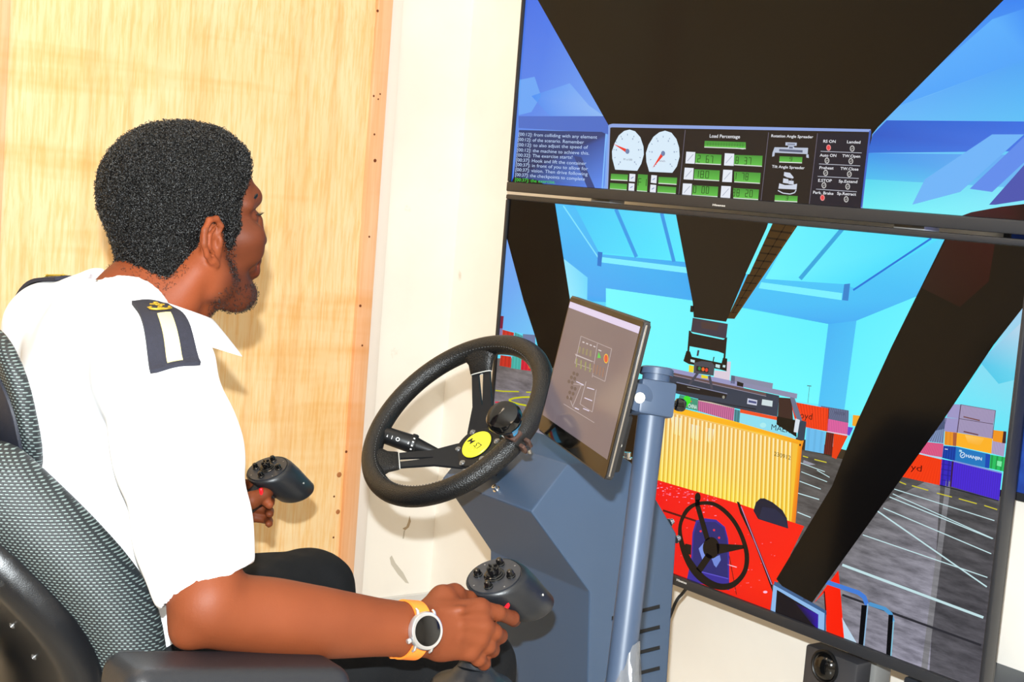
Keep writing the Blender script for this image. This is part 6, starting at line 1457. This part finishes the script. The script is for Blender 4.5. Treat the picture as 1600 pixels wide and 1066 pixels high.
for k in range(N_):
    a = 2*math.pi*k/N_; dr = wn*math.cos(a)+wtg*math.sin(a)
    for x in (-0.0108, 0.0108):
        ok, l_, n_, _i = body.ray_cast(wax+arm*x+dr*0.15, -dr); r = ((l_-wax-arm*x).length if ok and (l_-wax-arm*x).length < .07 else 0.03)
        vs.append((wax+arm*x, dr, r))
rr_ = [max(vs[2*k][2], vs[2*k+1][2]) for k in range(N_)]
rr_ = [max(rr_[k], .25*rr_[k-1]+.5*rr_[k]+.25*rr_[(k+1) % N_]) for k in range(N_)]
pv = []
for k in range(N_):
    c0, dr, _r = vs[2*k]; c1 = vs[2*k+1][0]; r0, r1 = rr_[k]+.0004, rr_[k]+.0029
    pv += [c0+dr*r0, c0+dr*r1, c1+dr*r1, c1+dr*r0]
for k in range(N_):
    if abs(math.atan2(math.sin(2*math.pi*k/N_), math.cos(2*math.pi*k/N_))) < 0.50: continue
    a, b = 4*k, 4*((k+1) % N_)
    for j in range(4): fs.append((a+j, a+(j+1) % 4, b+(j+1) % 4, b+j))
st_ = mesh_obj('strap', pv, fs, M_strap, wt, smooth=True, auto=40)
bm = bmesh.new(); k = int(N_*0.34); c0 = (vs[2*k][0]+vs[2*k+1][0])/2; add_box(bm, (0, 0, 0.0), (0.026, 0.006, 0.004), frame(c0+vs[2*k][1]*(rr_[k]+.004), arm, vs[2*k][1].cross(arm), vs[2*k][1]), bev=0.001); bm_obj('strap_keeper', bm, M_strap, wt, smooth=True)

# ---------------------------------------------------------------- the two control sticks
M_jb = mat('matt_black_moulding', (26, 28, 32), 0.38, bump=('noise', 800, 0.2)); M_jf = mat('grey_button_plate', (42, 44, 50), 0.4, noise=(90, (34, 36, 41)))
JS = 1.16
def joystick(C, fn, label, floor_z, base_at, trig):
    t = thing('control_stick', label, 'joystick', (base_at.x, base_at.y, 0), 'control sticks at the armrests')
    xr = (V(1, 0, 0)-fn*fn.x).normalized(); yr = fn.cross(xr); F = frame(C, xr*JS, yr*JS, fn*JS)
    dl = F.inverted().to_3x3() @ (RT*0.52+V(0.25, 0, 0)); FS = F @ Matrix(((1, 0, -dl.x, 0), (0, 1, -dl.y, 0), (0, 0, 1-dl.z*.4, 0), (0, 0, 0, 1)))
    dl = dl*1.0
    bm = bmesh.new(); add_lathe(bm, [(0.0265, -0.052), (0.0295, -0.049), (0.0315, -0.036), (0.0345, -0.020), (0.0355, -0.006), (0.0345, -0.001), (0.0325, 0.0005), (0.0312, -0.0005), (0, -0.0008)], FS, 44); bm_obj('head', bm, M_jb, t, smooth=True, auto=50)
    bm = bmesh.new(); add_lathe(bm, [(0.0308, -0.001), (0.0305, 0.0012), (0, 0.0016)], F, 40); pl = bm_obj('button_plate', bm, M_jf, t, smooth=True, auto=40)
    bm = bmesh.new(); add_lathe(bm, [(0.0125, 0.001), (0.0125, 0.0025), (0.0108, 0.0032), (0.0108, 0.0048), (0.0092, 0.0054), (0.0092, 0.0068), (0.0065, 0.0074), (0.0060, 0.0105), (0.0070, 0.0112), (0.0070, 0.0128), (0, 0.0135)], F, 28); bm_obj('thumb_hat', bm, M_gloss, t, smooth=True, auto=35)
    bm = bmesh.new()
    for k in range(4):
        a = k*math.pi/2; add_box(bm, (0.0045*math.cos(a), 0.0045*math.sin(a), 0.0138), (0.004, 0.002, 0.003) if k % 2 == 0 else (0.002, 0.004, 0.003), F, bev=.0005, seg=1)
    bm_obj('hat_top', bm, M_gloss, t, smooth=True)
    for a in (35, 125, 215, 305):
        p = F @ V(0.0205*math.cos(math.radians(a)), 0.0205*math.sin(math.radians(a)), 0.001)
        bm = bmesh.new(); add_lathe(bm, [(0.0062, 0), (0.0062, 0.0018), (0.0050, 0.0024), (0.0048, 0.0072), (0.0036, 0.0096), (0, 0.0104)], frame_z(p, fn), 20); bm_obj('button', bm, M_gloss, t, smooth=True, auto=45)
    for a in (80, 170, 260, 350): bolt(F @ V(0.0265*math.cos(math.radians(a)), 0.0265*math.sin(math.radians(a)), 0.001), fn, 0.0011, t, bpy.data.materials['zinc'], h=.0006, name='screw')
    # grip, trigger and pedestal
    g0 = F @ V(-0.006, 0, -0.030); g2 = base_at+V(0, 0, 0.0); g1 = g0.lerp(g2, .5)+V(-.006, 0, 0)
    bm = bmesh.new(); add_tube(bm, catmull([g0, g0.lerp(g1, .5)+V(-.004, 0, 0), g1, g1.lerp(g2, .6), g2], 5), [0.024, .0235, .022, .0208, .0195, .0185, .018, .0175, .0172, .017, .017, .017, .0172, .0175, .018, .019, .020, .021, .022, .023, .024], 20); bm_obj('grip', bm, M_jb, t, smooth=True)
    tp = F @ V(0.022, 0, -0.050)
    bm = bmesh.new(); add_tube(bm, catmull([trig+UP*.010-FW*.002, trig, trig-UP*.007-RT*.005], 4), [.003, .0036, .0038, .0036, .0034, .0032, .003, .0026, .002], 10); bm_obj('trigger', bm, M_red, t, smooth=True, label='red trigger under the head')
    bm = bmesh.new(); add_lathe(bm, [(0.0016, -0.0005), (0.0016, 0.0008), (0, 0.0012)], frame_z(FS @ V(0.0195, -0.0268, -0.030), F.to_3x3() @ V(.55, -.83, .1)), 10); bm_obj('set_screw', bm, bpy.data.materials['white_zinc'], t)
    bm = bmesh.new(); zb = g2.z
    add_lathe(bm, [(0.022, 0.004), (0.030, -0.004), (0.036, -0.010), (0.052, -0.016), (0.057, -0.022), (0.058, -0.05), (0.050, -0.06)], Matrix.Translation(g2), 36); bm_obj('gaiter_ring', bm, M_jb, t, smooth=True, auto=40)
    bm = bmesh.new(); add_box(bm, (g2.x, g2.y, zb-0.10), (0.20, 0.125, 0.10), bev=0.016); bm_obj('pod', bm, M_jb, t, smooth=True)
    bm = bmesh.new(); add_box(bm, (g2.x, g2.y, (zb-0.15)/2), (0.06, 0.05, zb-0.15), bev=0.004); add_box(bm, (g2.x, g2.y, 0.006), (0.2, 0.16, 0.012), bev=0.003); bm_obj('pedestal', bm, M_steel, t, smooth=True)
    return t
joystick(JR, face_n, 'black control stick held in the right hand beside the armrest', 0, at(741, 1046, 1.925), at(793, 946, 1.912))
joystick(JL, V(-.45, -.15, .88).normalized(), 'black control stick held in the far left hand before the plywood', 0, JL+V(-.095, .02, -.135), at(408, 772, 2.565))
